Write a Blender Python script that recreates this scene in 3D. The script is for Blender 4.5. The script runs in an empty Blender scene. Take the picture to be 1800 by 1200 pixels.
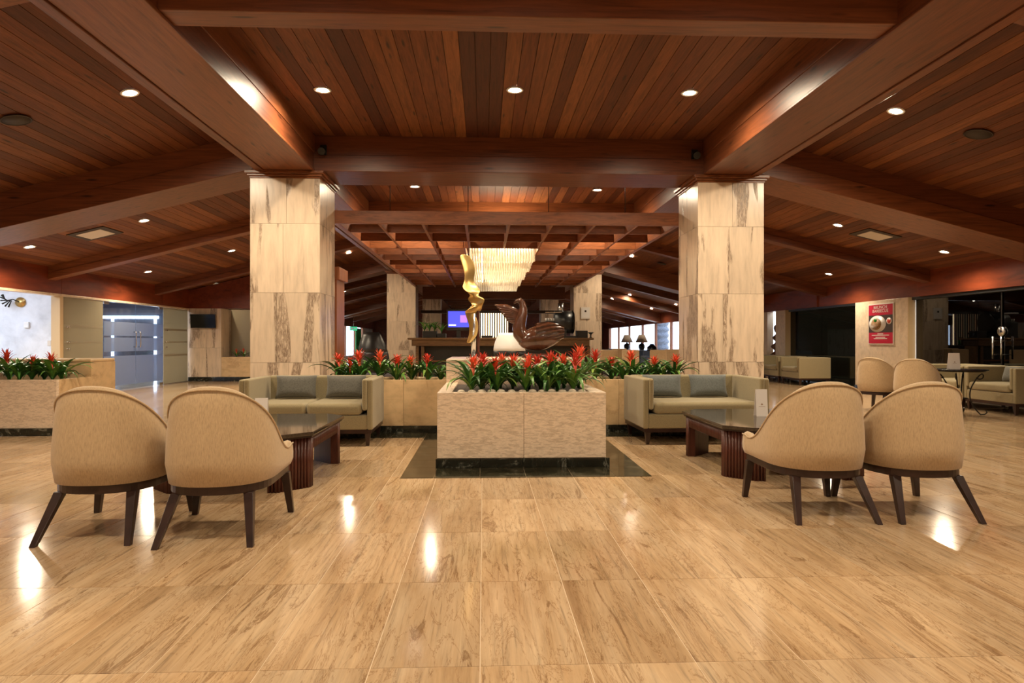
import bpy, math, random
from mathutils import Vector, Matrix
random.seed(11)
scene = bpy.context.scene
col = scene.collection
# ---------------------------------------------------------------- camera
H = 1.13; F = 1200.0; YAW = math.atan(50/1200)
cs, cc = math.sin(YAW), math.cos(YAW)
cam_d = bpy.data.cameras.new('camera'); cam = bpy.data.objects.new('camera', cam_d); col.objects.link(cam)
cam.location = (0, 0, H); cam.rotation_euler = (math.pi/2, 0, -YAW)
cam_d.sensor_fit = 'HORIZONTAL'; cam_d.sensor_width = 36; cam_d.lens = 24; cam_d.clip_end = 300; cam_d.clip_start = .05
scene.camera = cam
# ---------------------------------------------------------------- world (daylight outside the building) and exposure
w = bpy.data.worlds.new('world'); scene.world = w; w.use_nodes = True
bg = w.node_tree.nodes['Background']; bg.inputs[0].default_value = (.66, .8, 1, 1); bg.inputs[1].default_value = 2.2
vs = scene.view_settings; vs.view_transform = 'Standard'; vs.look = 'None'; vs.gamma = 1; vs.use_curve_mapping = False
vs.exposure = 1.5
LAMP_W = 84.0            # watts of one ceiling downlight
# ---------------------------------------------------------------- pixel helpers (photo 1800x1200)
def ray(px, py):
    r = (px-900)/F; u = (600-py)/F
    return Vector((cs+r*cc, cc-r*cs, u))
def WZ(px, py, z): d = ray(px, py); return Vector((0, 0, H))+d*((z-H)/d.z)
def WX(px, py, x): d = ray(px, py); return Vector((0, 0, H))+d*(x/d.x)
def WY(px, py, y): d = ray(px, py); return Vector((0, 0, H))+d*(y/d.y)
# ---------------------------------------------------------------- materials
MATS = {}
def new_mat(name):
    m = bpy.data.materials.new(name); m.use_nodes = True; MATS[name] = m
    return m, m.node_tree.nodes, m.node_tree.links, m.node_tree.nodes['Principled BSDF']
def simple(name, c, rough=.5, metal=0, emit=None, es=0, alpha=None, spec=None, trans=0, coat=0):
    m, n, l, b = new_mat(name)
    b.inputs['Base Color'].default_value = (*c, 1); b.inputs['Roughness'].default_value = rough; b.inputs['Metallic'].default_value = metal
    if emit: b.inputs['Emission Color'].default_value = (*emit, 1); b.inputs['Emission Strength'].default_value = es
    if spec is not None: b.inputs['Specular IOR Level'].default_value = spec
    if trans: b.inputs['Transmission Weight'].default_value = trans
    if coat: b.inputs['Coat Weight'].default_value = coat; b.inputs['Coat Roughness'].default_value = .08
    return m
def mixnode(n, l, fac, a, b, mode='MIX'):
    x = n.new('ShaderNodeMix'); x.data_type = 'RGBA'; x.blend_type = mode
    for sock, v in ((x.inputs[0], fac), (x.inputs[6], a), (x.inputs[7], b)):
        if hasattr(v, 'is_linked') or hasattr(v, 'links'): l.new(v, sock)
        elif isinstance(v, (int, float)): sock.default_value = v
        else: sock.default_value = (*v, 1)
    return x.outputs[2]
def coords(n, l, scale, rnd=True, kind='Object'):
    tc = n.new('ShaderNodeTexCoord'); mp = n.new('ShaderNodeMapping'); mp.inputs['Scale'].default_value = scale
    src = tc.outputs[kind]
    if rnd:
        oi = n.new('ShaderNodeObjectInfo'); ml = n.new('ShaderNodeMath'); ml.operation = 'MULTIPLY'; ml.inputs[1].default_value = 73.0
        l.new(oi.outputs['Random'], ml.inputs[0])
        ad = n.new('ShaderNodeVectorMath'); ad.operation = 'ADD'; l.new(src, ad.inputs[0]); l.new(ml.outputs[0], ad.inputs[1]); src = ad.outputs[0]
    l.new(src, mp.inputs['Vector']); return mp.outputs[0]
def noise(n, l, vec, scale, detail=4, rough=.55, dist=0):
    t = n.new('ShaderNodeTexNoise'); t.inputs['Scale'].default_value = scale; t.inputs['Detail'].default_value = detail
    t.inputs['Roughness'].default_value = rough; t.inputs['Distortion'].default_value = dist; l.new(vec, t.inputs['Vector']); return t.outputs[0]
def ramp(n, l, fac, stops):
    r = n.new('ShaderNodeValToRGB'); e = r.color_ramp.elements
    while len(e) < len(stops): e.new(.5)
    for k, (p, c) in enumerate(stops):
        e[k].position = p; e[k].color = (*c, 1) if not isinstance(c, (int, float)) else (c, c, c, 1)
    l.new(fac, r.inputs[0]); return r.outputs[0]
def bump(n, l, b, h, strength, dist=.01):
    bp = n.new('ShaderNodeBump'); bp.inputs['Strength'].default_value = strength; bp.inputs['Distance'].default_value = dist
    l.new(h, bp.inputs['Height']); l.new(bp.outputs[0], b.inputs['Normal'])
def rand(n): return n.new('ShaderNodeObjectInfo').outputs['Random']

def floor_stone():
    m, n, l, b = new_mat('floor_travertine')
    v = coords(n, l, (4.2, .6, 1)); big = noise(n, l, v, 1.0, 7, .66, .8)
    c = ramp(n, l, big, [(.28, (.36, .22, .115)), (.42, (.52, .345, .19)), (.54, (.60, .42, .25)), (.72, (.68, .51, .33))])
    v2 = coords(n, l, (34, 1.3, 1)); fine = noise(n, l, v2, 1.5, 7, .75, .5)
    c = mixnode(n, l, .8, c, ramp(n, l, fine, [(.32, .42), (.46, .92), (.6, 1.05), (.75, 1.25)]), 'MULTIPLY')
    v3 = coords(n, l, (9, 1.0, 1)); vein = noise(n, l, v3, 1.0, 8, .78, 1.6)
    vm = ramp(n, l, vein, [(.575, 0), (.62, .75), (.68, .35)]); c = mixnode(n, l, vm, c, (.20, .10, .04))
    v4 = coords(n, l, (5.5, .9, 1)); cr = noise(n, l, v4, 1.4, 6, .7, 1.2)
    cm = ramp(n, l, cr, [(.485, 0), (.498, .6), (.502, .6), (.515, 0)]); c = mixnode(n, l, cm, c, (.28, .15, .065))
    c = mixnode(n, l, 1.0, c, ramp(n, l, rand(n), [(0, .80), (.5, .93), (1, 1.02)]), 'MULTIPLY')
    l.new(c, b.inputs['Base Color'])
    l.new(ramp(n, l, fine, [(.3, .16), (.7, .075)]), b.inputs['Roughness'])
    return m
def wall_stone(name, scale, base, dark, lo=.585, rough=.28, amount=.85, pat=1.0):
    m, n, l, b = new_mat(name)
    v = coords(n, l, scale)
    g = noise(n, l, v, 3.2, 6, .6, .3)
    c = ramp(n, l, g, [(.3, tuple(x*.82 for x in base)), (.5, base), (.72, tuple(min(1, x*1.12) for x in base))])
    p = noise(n, l, coords(n, l, tuple(.35*x*pat for x in scale)), 2.4, 3, .5, .5)
    pit = noise(n, l, coords(n, l, tuple(2.2*x for x in scale)), 6, 6, .8, 1.0)
    pm = ramp(n, l, p, [(lo, 0), (lo+.035, 1)])
    pt = ramp(n, l, pit, [(.40, 0), (.55, 1)])
    mm = mixnode(n, l, 1.0, pm, pt, 'MULTIPLY')
    k = n.new('ShaderNodeMath'); k.operation = 'MULTIPLY'; k.inputs[1].default_value = amount; l.new(mm, k.inputs[0])
    c = mixnode(n, l, k.outputs[0], c, dark)
    tone = ramp(n, l, rand(n), [(0, .9), (1, 1.06)]); c = mixnode(n, l, 1.0, c, tone, 'MULTIPLY')
    l.new(c, b.inputs['Base Color']); b.inputs['Roughness'].default_value = rough
    bump(n, l, b, k.outputs[0], .25, -.004)
    return m
def wood(name, cols, scale, rough=.42, stripe=None, knots=True, spec=.4):
    m, n, l, b = new_mat(name)
    v = coords(n, l, scale); g = noise(n, l, v, 2.2, 7, .62, 1.0)
    if stripe:      # boards seen from far away: per-board tone from position
        tc = n.new('ShaderNodeTexCoord'); sx = n.new('ShaderNodeSeparateXYZ'); l.new(tc.outputs['Object'], sx.inputs[0])
        d = n.new('ShaderNodeMath'); d.operation = 'DIVIDE'; d.inputs[1].default_value = stripe; l.new(sx.outputs[0], d.inputs[0])
        fl = n.new('ShaderNodeMath'); fl.operation = 'FLOOR'; l.new(d.outputs[0], fl.inputs[0])
        wn = n.new('ShaderNodeTexWhiteNoise'); wn.noise_dimensions = '1D'; l.new(fl.outputs[0], wn.inputs['W']); rv = wn.outputs['Value']
        fr = n.new('ShaderNodeMath'); fr.operation = 'FRACT'; l.new(d.outputs[0], fr.inputs[0])
    else: rv = rand(n)
    k = len(cols)-1
    base = ramp(n, l, rv, [(i/k, c) for i, c in enumerate(cols)])
    gr = ramp(n, l, g, [(.28, .5), (.48, .95), (.7, 1.3)])
    c = mixnode(n, l, 1.0, base, gr, 'MULTIPLY')
    if stripe:
        ln = ramp(n, l, fr.outputs[0], [(.0, .08), (.04, 1), (.97, 1)]); c = mixnode(n, l, 1.0, c, ln, 'MULTIPLY')
    if knots:
        ks = tuple(max(.8, x*.35) for x in scale); kv = coords(n, l, ks)
        vo = n.new('ShaderNodeTexVoronoi'); vo.inputs['Scale'].default_value = 1.6; l.new(kv, vo.inputs['Vector'])
        km = ramp(n, l, vo.outputs['Distance'], [(.06, .85), (.14, 0)]); c = mixnode(n, l, km, c, (.02, .008, .004))
    l.new(c, b.inputs['Base Color']); b.inputs['Roughness'].default_value = rough; b.inputs['Specular IOR Level'].default_value = spec
    bump(n, l, b, g, .12, .004)
    return m
def fabric(name, c, scale=(1, 1, 1), amt=.35, rough=.9):
    m, n, l, b = new_mat(name)
    g = noise(n, l, coords(n, l, scale), 1.0, 4, .7)
    f = ramp(n, l, g, [(.3, 1-amt), (.5, 1), (.7, 1+amt*.5)])
    l.new(mixnode(n, l, 1.0, c, f, 'MULTIPLY'), b.inputs['Base Color']); b.inputs['Roughness'].default_value = rough
    b.inputs['Specular IOR Level'].default_value = .15; b.inputs['Sheen Weight'].default_value = .25
    bump(n, l, b, g, .25, .002)
    return m
def marble(name, dark, light, scale=3.0, rough=.08):
    m, n, l, b = new_mat(name)
    g = noise(n, l, coords(n, l, (1, 1, 1)), scale, 8, .7, 2.2)
    c = ramp(n, l, g, [(.35, dark), (.56, tuple(2*x for x in dark)), (.62, light), (.66, dark)])
    l.new(c, b.inputs['Base Color']); b.inputs['Roughness'].default_value = rough
    return m
def thin_glass(name, tint, opacity, rough=.05, gloss=.12, diff=None):
    m, n, l, b = new_mat(name); out = n['Material Output']
    tr = n.new('ShaderNodeBsdfTransparent'); tr.inputs[0].default_value = (*tint, 1)
    gl = n.new('ShaderNodeBsdfGlossy'); gl.inputs['Roughness'].default_value = rough; gl.inputs[0].default_value = (.9, .9, .9, 1)
    mx = n.new('ShaderNodeMixShader'); mx.inputs[0].default_value = gloss; l.new(tr.outputs[0], mx.inputs[1]); l.new(gl.outputs[0], mx.inputs[2])
    last = mx.outputs[0]
    if diff:
        df = n.new('ShaderNodeBsdfDiffuse'); df.inputs[0].default_value = (*diff, 1)
        tl = n.new('ShaderNodeBsdfTranslucent'); tl.inputs[0].default_value = (*diff, 1)
        a = n.new('ShaderNodeMixShader'); a.inputs[0].default_value = .5; l.new(df.outputs[0], a.inputs[1]); l.new(tl.outputs[0], a.inputs[2])
        m2 = n.new('ShaderNodeMixShader'); m2.inputs[0].default_value = opacity; l.new(last, m2.inputs[1]); l.new(a.outputs[0], m2.inputs[2]); last = m2.outputs[0]
    l.new(last, out.inputs['Surface']); return m

M = {}
M['floor'] = floor_stone()
M['col'] = wall_stone('column_travertine', (5, 5, .8), (.66, .52, .385), (.17, .105, .065), lo=.545)
M['planter'] = wall_stone('planter_travertine', (11, 11, 42), (.80, .635, .475), (.32, .2, .11), lo=.51, amount=.45, pat=1.6)
M['wallstone'] = wall_stone('wall_travertine', (4, 4, 1), (.60, .45, .29), (.2, .12, .06), lo=.6, amount=.8)
M['swirl'] = wall_stone('swirled_travertine', (2.2, 2.2, 3.4), (.60, .42, .23), (.34, .2, .09), lo=.56, amount=.5)
M['pale'] = wall_stone('pale_travertine', (3, 3, 3), (.60, .48, .35), (.3, .2, .12), lo=.62, amount=.4)
WC = [(.070, .018, .007), (.105, .029, .010), (.15, .045, .015), (.20, .068, .021), (.125, .033, .011), (.24, .085, .028)]
M['plank'] = wood('ceiling_plank_wood', WC, (14, .9, 8), rough=.55, spec=.25)
M['plankfar'] = wood('far_plank_wood', WC, (14, .9, 8), stripe=.146, rough=.55, spec=.25)
BC = [(.13, .036, .013), (.165, .05, .018), (.21, .068, .024)]
M['beamY'] = wood('beam_wood_lengthwise', BC, (12, .7, 12), rough=.4)
M['beamX'] = wood('beam_wood_crosswise', BC, (.7, 12, 12), rough=.4)
M['fascia'] = wood('fascia_wood', [(.16, .032, .012), (.19, .042, .015)], (2, .5, 3), rough=.35, knots=False)
M['lattice'] = wood('lattice_wood', [(.15, .042, .015), (.26, .085, .03)], (1.5, 1.5, 9), rough=.45, knots=False)
M['crown'] = wood('crown_wood', [(.20, .065, .022), (.22, .075, .026)], (2, 2, 12), rough=.3, knots=False)
M['cabinet'] = wood('cabinet_wood', [(.26, .09, .035), (.28, .1, .04)], (9, 9, .8), rough=.4, knots=False)
M['darkwood'] = wood('dark_stained_wood', [(.028, .013, .010), (.034, .016, .012)], (3, 3, 3), rough=.28, knots=False)
M['tablewood'] = wood('mahogany_wood', [(.075, .022, .014), (.085, .026, .017)], (9, 9, 1), rough=.3, knots=False)
M['barwood'] = wood('bar_wood', [(.13, .07, .03), (.16, .085, .036)], (1, 6, 6), rough=.35, knots=False)
M['chairfab'] = fabric('beige_weave', (.50, .36, .215), (260, 260, 26), .28)
M['sofafab'] = fabric('olive_weave', (.275, .225, .128), (150, 150, 150), .3)
M['pillow'] = fabric('grey_pillow_cloth', (.105, .10, .085), (70, 70, 160), .4, .7)
M['bluefab'] = fabric('blue_cloth', (.16, .22, .36), (60, 60, 60), .2)
M['greyfab'] = fabric('grey_cloth', (.09, .085, .10), (80, 80, 80), .2)
M['black_marble'] = marble('black_marble', (.008, .009, .007), (.16, .16, .13), 4)
M['dark_marble'] = marble('dark_green_marble', (.018, .017, .010), (.10, .09, .06), 3)
M['tabletop'] = marble('brown_granite', (.030, .021, .014), (.07, .05, .035), 18, .06)
M['soil'] = fabric('potting_soil', (.03, .017, .010), (60, 60, 60), .6)
M['pebble'] = fabric('pale_pebble', (.80, .70, .55), (30, 30, 30), .25, .55)
M['leaf'] = None
def leaf_mat():
    m, n, l, b = new_mat('bromeliad_leaf')
    g = noise(n, l, coords(n, l, (30, 4, 1)), 1, 3)
    c = ramp(n, l, rand(n), [(0, (.03, .105, .025)), (.45, (.055, .18, .032)), (.8, (.11, .26, .042)), (1, (.22, .34, .07))])
    f = ramp(n, l, g, [(.3, .75), (.7, 1.2)])
    l.new(mixnode(n, l, 1.0, c, f, 'MULTIPLY'), b.inputs['Base Color']); b.inputs['Roughness'].default_value = .35
    return m
M['leaf'] = leaf_mat()
def flower_mat():
    m, n, l, b = new_mat('red_bract')
    c = ramp(n, l, rand(n), [(0, (.58, .035, .02)), (.5, (.72, .075, .03)), (1, (.82, .13, .05))])
    l.new(c, b.inputs['Base Color']); b.inputs['Roughness'].default_value = .45; return m
M['flower'] = flower_mat()
M['stalk'] = simple('pale_stalk', (.45, .16, .05), .5)
M['grout'] = simple('grout', (.66, .52, .36), .7)
M['brass'] = simple('polished_bronze', (.58, .38, .14), .34, 1)
M['swan'] = wood('carved_dark_wood', [(.075, .026, .012), (.085, .03, .014)], (3, 3, 3), rough=.16, knots=False, spec=.6)
M['steel'] = simple('brushed_steel', (.6, .6, .6), .25, 1)
M['iron'] = simple('wrought_iron', (.02, .016, .013), .45, .6)
M['black'] = simple('black_plastic', (.012, .012, .012), .35)
M['tvblack'] = simple('screen_black', (.006, .006, .007), .15)
M['white'] = simple('white_paint', (.8, .8, .8), .5)
M['card'] = simple('white_card', (.78, .72, .68), .5)
M['cardgold'] = simple('printed_bronze', (.35, .22, .15), .5)
M['whiteroom'] = wall_stone('white_plaster', (1, 1, 1), (.74, .76, .82), (.6, .62, .68), lo=.55, amount=.3, rough=.6)
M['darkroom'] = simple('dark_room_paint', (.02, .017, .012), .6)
M['creamwall'] = simple('cream_paint', (.5, .36, .2), .5)
M['lightgrey'] = simple('grille_white', (.62, .56, .5), .5)
M['gunmetal'] = simple('speaker_mesh', (.03, .018, .012), .6)
M['lamp'] = simple('lamp_glow', (1, .9, .75), .5, emit=(1, .86, .64), es=28)
M['coollamp'] = simple('cool_lamp_glow', (1, 1, 1), .5, emit=(.72, .85, 1), es=3)
M['bulb'] = simple('warm_bulb', (1, .9, .7), .5, emit=(1, .78, .46), es=2.2)
M['backlit'] = simple('backlit_panel', (1, .85, .6), .5, emit=(1, .78, .46), es=1.6)
M['screen'] = simple('monitor_screen', (.02, .02, .1), .3, emit=(.045, .05, .55), es=.9)
M['screen2'] = simple('monitor_graphic', (.1, .05, .3), .3, emit=(.25, .1, .75), es=1.0)
M['screenw'] = simple('monitor_text', (.8, .8, .9), .3, emit=(.8, .8, 1), es=1.2)
M['exit'] = simple('exit_green', (.0, .25, .1), .4, emit=(.02, .35, .14), es=.5)
M['green'] = simple('green_paint', (.01, .2, .03), .4)
M['posterred'] = simple('poster_red', (.42, .010, .035), .35)
M['posterdark'] = simple('poster_dark', (.05, .035, .03), .4)
M['food1'] = fabric('food_print', (.28, .15, .06), (40, 40, 40), .8, .5)
M['red'] = simple('tomato_red', (.5, .05, .02), .4)
M['oldwhite'] = simple('plate_white', (.62, .58, .55), .4)
M['pink'] = simple('notice_pink', (.6, .12, .3), .5)
M['shade'] = simple('lamp_shade', (.22, .17, .13), .8)
M['trunk'] = fabric('palm_trunk', (.16, .17, .2), (8, 8, 20), .6)
def tube_mat():
    m, n, l, b = new_mat('glass_rod'); out = n['Material Output']
    tr = n.new('ShaderNodeBsdfTransparent'); tr.inputs[0].default_value = (.95, .92, .86, 1)
    gl = n.new('ShaderNodeBsdfGlossy'); gl.inputs['Roughness'].default_value = .06; gl.inputs[0].default_value = (1, .97, .9, 1)
    df = n.new('ShaderNodeBsdfTranslucent'); df.inputs[0].default_value = (.95, .88, .72, 1)
    em = n.new('ShaderNodeEmission'); em.inputs[0].default_value = (1, .86, .62, 1); em.inputs[1].default_value = .02
    m1 = n.new('ShaderNodeMixShader'); m1.inputs[0].default_value = .45; l.new(tr.outputs[0], m1.inputs[1]); l.new(gl.outputs[0], m1.inputs[2])
    m2 = n.new('ShaderNodeMixShader'); m2.inputs[0].default_value = .35; l.new(m1.outputs[0], m2.inputs[1]); l.new(df.outputs[0], m2.inputs[2])
    ad = n.new('ShaderNodeAddShader'); l.new(m2.outputs[0], ad.inputs[0]); l.new(em.outputs[0], ad.inputs[1])
    l.new(ad.outputs[0], out.inputs['Surface']); return m
M['rod'] = tube_mat()
M['pane'] = thin_glass('window_pane', (.95, .97, 1), 0)
M['doorglass'] = thin_glass('clear_door_glass', (.72, .8, .88), 0, gloss=.12)
M['frostblue'] = thin_glass('frosted_blue_film', (.5, .55, .62), .75, .2, .1, (.36, .42, .55))
M['frost'] = thin_glass('frosted_beige_glass', (.5, .45, .35), .8, .25, .2, (.46, .40, .28))
M['bandline'] = thin_glass('clear_band', (.6, .55, .45), .75, .25, .2, (.56, .50, .38))
M['darkglass'] = thin_glass('dark_tinted_glass', (.035, .03, .02), 0, .01, .10)
# ---------------------------------------------------------------- mesh builder
class MB:
    def __init__(s): s.v = []; s.f = []; s.sm = []
    def add(s, vs_, fs, smooth=False):
        o = len(s.v); s.v += [tuple(p) for p in vs_]; s.f += [tuple(i+o for i in f) for f in fs]; s.sm += [smooth]*len(fs); return s
    def box(s, x0, x1, y0, y1, z0, z1):
        v = [(x, y, z) for z in (z0, z1) for y in (y0, y1) for x in (x0, x1)]
        return s.add(v, [(0, 2, 3, 1), (4, 5, 7, 6), (0, 1, 5, 4), (2, 6, 7, 3), (0, 4, 6, 2), (1, 3, 7, 5)])
    def hexa(s, b, t):
        return s.add(list(b)+list(t), [(3, 2, 1, 0), (4, 5, 6, 7), (0, 1, 5, 4), (1, 2, 6, 5), (2, 3, 7, 6), (3, 0, 4, 7)])
    def prism(s, poly, z0, z1):
        k = len(poly); v = [(x, y, z0) for x, y in poly]+[(x, y, z1) for x, y in poly]
        return s.add(v, [tuple(range(k-1, -1, -1)), tuple(range(k, 2*k))]+[(i, (i+1) % k, k+(i+1) % k, k+i) for i in range(k)])
    def rings(s, rs, closed=True, cap=True, smooth=True):
        k = len(rs[0]); v = [p for r in rs for p in r]; f = []
        for i in range(len(rs)-1):
            for j in range(k if closed else k-1):
                a = i*k+j; b = i*k+(j+1) % k; f.append((a, b, b+k, a+k))
        s.add(v, f, smooth)
        if cap: o = len(s.v)-len(v); s.f += [tuple(o+j for j in range(k-1, -1, -1)), tuple(o+(len(rs)-1)*k+j for j in range(k))]; s.sm += [False, False]
        return s
    def tube(s, pts, r, n=8, smooth=True):
        pts = [Vector(p) for p in pts]; rs = []; k = len(pts); up = Vector((0, 0, 1)); prev = None
        for i, p in enumerate(pts):
            t = (pts[min(i+1, k-1)]-pts[max(i-1, 0)]).normalized()
            if prev is None:
                a = t.cross(up)
                if a.length < 1e-3: a = t.cross(Vector((1, 0, 0)))
            else: a = prev-t*prev.dot(t)
            a.normalize(); prev = a; b = t.cross(a); rr = r[i] if isinstance(r, (list, tuple)) else r
            rs.append([p+(a*math.cos(q)+b*math.sin(q))*rr for q in [2*math.pi*j/n for j in range(n)]])
        return s.rings(rs, True, True, smooth)
    def lathe(s, prof, n=20, c=(0, 0, 0), smooth=True, hole=False):
        if hole: prof = list(prof)+[prof[0]]
        rs = [[(c[0]+r*math.cos(2*math.pi*j/n), c[1]+r*math.sin(2*math.pi*j/n), c[2]+z) for j in range(n)] for r, z in prof]
        return s.rings(rs, True, not hole, smooth)
    def ell(s, c, r, n=14, m=8, f=None):
        rs = []
        for i in range(m+1):
            t = math.pi*(-.5+i/m); t = max(-1.5, min(1.5, t)); row = []
            for j in range(n):
                q = 2*math.pi*j/n; d = Vector((math.cos(t)*math.cos(q), math.cos(t)*math.sin(q), math.sin(t)))
                k = f(d) if f else 1
                row.append((c[0]+d.x*r[0]*k, c[1]+d.y*r[1]*k, c[2]+d.z*r[2]*k))
            rs.append(row)
        return s.rings(rs)
    def xf(s, mtx):
        s.v = [tuple(mtx @ Vector(p)) for p in s.v]; return s
    def mesh(s, name, mat):
        me = bpy.data.meshes.new(name); me.from_pydata(s.v, [], s.f); me.polygons.foreach_set('use_smooth', s.sm); me.update()
        if mat: me.materials.append(mat)
        return me
    def build(s, name, mat, parent=None, bevel=0, seg=2, loc=None, rz=None):
        return link(name, s.mesh(name, mat), parent, bevel, seg, loc, rz)
def link(name, me, parent=None, bevel=0, seg=2, loc=None, rz=None):
    o = bpy.data.objects.new(name, me); col.objects.link(o)
    if parent: o.parent = parent
    if loc is not None: o.location = loc
    if rz is not None: o.rotation_euler.z = rz
    if bevel:
        b = o.modifiers.new('bevel', 'BEVEL'); b.width = bevel; b.segments = seg; b.limit_method = 'ANGLE'; b.angle_limit = .7
        if seg > 2:
            for p in me.polygons: p.use_smooth = True
            wn = o.modifiers.new('normals', 'WEIGHTED_NORMAL')
    return o
def tag(o, label, cat=None, group=None, kind=None):
    o['label'] = label
    if cat: o['category'] = cat
    if group: o['group'] = group
    if kind: o['kind'] = kind
    return o
def empty(name, loc=(0, 0, 0), rz=0, **k):
    o = bpy.data.objects.new(name, None); col.objects.link(o); o.location = loc; o.rotation_euler.z = rz; o.empty_display_size = .1
    return o
def copy_tree(o, parent=None):
    c = o.copy(); col.objects.link(c); c.parent = parent
    for ch in [x for x in bpy.data.objects if x.parent == o]: copy_tree(ch, c)
    return c
def box(name, mat, x0, x1, y0, y1, z0, z1, parent=None, bevel=0, seg=2):
    """box mesh with its origin at the base centre"""
    cx, cy = (x0+x1)/2, (y0+y1)/2
    return MB().box(x0-cx, x1-cx, y0-cy, y1-cy, 0, z1-z0).build(name, mat, parent, bevel, seg, (cx, cy, z0))
# ================================================================= SETTING
AX = .37                     # hall axis
XL, XR = -8.38, 9.12         # side walls
Y0, Y1 = -6.0, 52.0
ZC = 3.875                   # flat ceiling over the middle aisle
BI, BO = 2.62, 3.38          # main beams: inner and outer face, measured from the axis
ZB = 3.40
SL = .248; SZ = 3.90         # side ceilings fall by SL per metre from SZ at the beam
def zside(x): return SZ-SL*(abs(x-AX)-BO)
# ---- floor
TW, TL = .38, .838
TX0, TY0 = -.012, 2.379
fl = MB().box(XL-6, XR+.2, Y0, Y1, -.12, -.003).build('floor', M['floor'])
tag(fl, 'polished tan travertine floor of large rectangular tiles', kind='structure')
tile_me = MB().box(-TW/2+.002, TW/2-.002, -TL/2+.002, TL/2-.002, -.018, 0).mesh('tile', M['floor'])
cnt = 0
for j in range(-1, 9):
    ya = TY0+j*TL; reach = .80*(ya+TL)+.35
    row_x = []
    for i in range(-40, 40):
        x = TX0+(i+.5)*TW
        if abs(x-.0416*ya) > reach: continue
        row_x.append(x)
        if -.69 < x-TW/2 and x+TW/2 < 1.41 and 5.66 < ya and ya+TL < 8.5: continue
        link('tile', tile_me, fl, loc=(x, ya+TL/2, 0)); cnt += 1
    MB().box(min(row_x)-TW/2, max(row_x)+TW/2, ya, ya+TL, -.004, -.0015).build('grout_bed', M['grout'], fl)
# dark marble border set into the floor round the planters
BX0, BX1, BY0 = -.69, 1.41, 5.665
PX0, PX1, PY0, PYB = -.415, 1.105, 6.12, 7.62      # planter body
def ftile(x0, x1, y0, y1, m='dark_marble'):
    MB().box(-(x1-x0)/2+.002, (x1-x0)/2-.002, -(y1-y0)/2+.002, (y1-y0)/2-.002, -.01, .004).build('border_tile', M[m], fl, loc=((x0+x1)/2, (y0+y1)/2, 0))
xs = [BX0, PX0, -.03, .355, .745, PX1, BX1]
for a, b in zip(xs[:-1], xs[1:]): ftile(a, b, BY0, PY0)
for k in range(6):
    ya = PY0+k*.385; yb = ya+.385
    ftile(BX0, PX0, ya, yb); ftile(PX1, BX1, ya, yb)
for k in range(6):
    ftile(BX0-(k+1)*.4, BX0-k*.4, 8.05, 8.5); ftile(BX1+k*.4, BX1+(k+1)*.4, 8.05, 8.5)
# ---- ceilings: sheathing + boards
PW = .146
bays = [(5.10, 9.2), (10.02, 13.47), (13.73, 17.73)]
def board_mesh(L): return MB().box(-PW/2+.003, PW/2-.003, -L/2, L/2, -.022, 0).mesh('ceiling_board', M['plank'])
bm = [board_mesh(b-a) for a, b in bays]
cei = MB().box(AX-BI-.3, AX+BI+.3, Y0, Y1, ZC+.022, ZC+.1).build('ceiling', M['plankfar'])
tag(cei, 'flat board ceiling over the middle aisle', kind='structure')
for k, (a, b) in enumerate(bays):
    nb = int(2*BI/PW)
    for i in range(nb+1):
        x = AX-BI+PW*(i+.5)-.02
        if x+PW/2 > AX+BI+.06: continue
        link('ceiling_board', bm[k], cei, loc=(x, (a+b)/2, ZC+.022))
ang = math.atan(SL)
for sgn, xw, nm in ((-1, XL, 'left'), (1, XR, 'right')):
    xa = AX+sgn*(BO-.2); za = zside(AX+sgn*BO)+.2*SL; xe = xw+sgn*.1; ze = zside(xe)
    L = math.hypot(xe-xa, ze-za)
    if sgn > 0: mb = MB().box(0, L, Y0, Y1, .022, .1)
    else: mb = MB().box(-L, 0, Y0, Y1, .022, .1)
    c2 = mb.build('ceiling', M['plankfar']); c2.location = (xa, 0, za); c2.rotation_euler.y = sgn*ang
    tag(c2, 'sloping board ceiling falling towards the %s' % ('glass doors' if sgn < 0 else 'dark glass wall'), kind='structure')
    for k, (a, b) in enumerate(bays):
        for i in range(int(L/PW)):
            link('ceiling_board', bm[k], c2, loc=(sgn*(PW*(i+.5)+.1), (a+b)/2, .022))
# ---- beams
def beam_thing(label): return tag(empty('ceiling_beam'), label, kind='structure')
for sgn in (-1, 1):
    t = beam_thing('massive boxed timber beam carried by the columns on the %s side' % ('glass door' if sgn < 0 else 'dark glass'))
    a, b = sorted((AX+sgn*BI, AX+sgn*BO))
    box('beam_core', M['beamY'], a+.01, b-.01, Y0, Y1, ZB+.02, 4.25, t)
    ia, ib = sorted((AX+sgn*BI, AX+sgn*(BO-.11))); box('soffit_board', M['beamY'], ia, ib, Y0, Y1, ZB, ZB+.03, t, .006)
    oa, ob = sorted((AX+sgn*(BO-.105), AX+sgn*BO)); box('edge_strip', M['beamY'], oa, ob, Y0, Y1, ZB-.015, ZB+.05, t, .006)
    box('upper_board', M['beamY'], a, b, Y0, Y1, ZB+.25, 4.2, t, .004)
where = {4.83: 'closest to the entrance', 9.2: 'resting on the two front columns', 13.47: 'right behind the front columns, above the slatted canopy', 17.73: 'above the chandelier', 22.0: 'resting on the columns by the bar',
         26.3: 'just beyond the bar', 30.5: 'second beyond the bar', 34.8: 'at the third pair of columns', 39: 'near the far windows', 43.3: 'next to the far windows', 47.5: 'last before the end wall', .55: 'over the entrance'}
main = {9.2, 22.0, 34.8}
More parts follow.
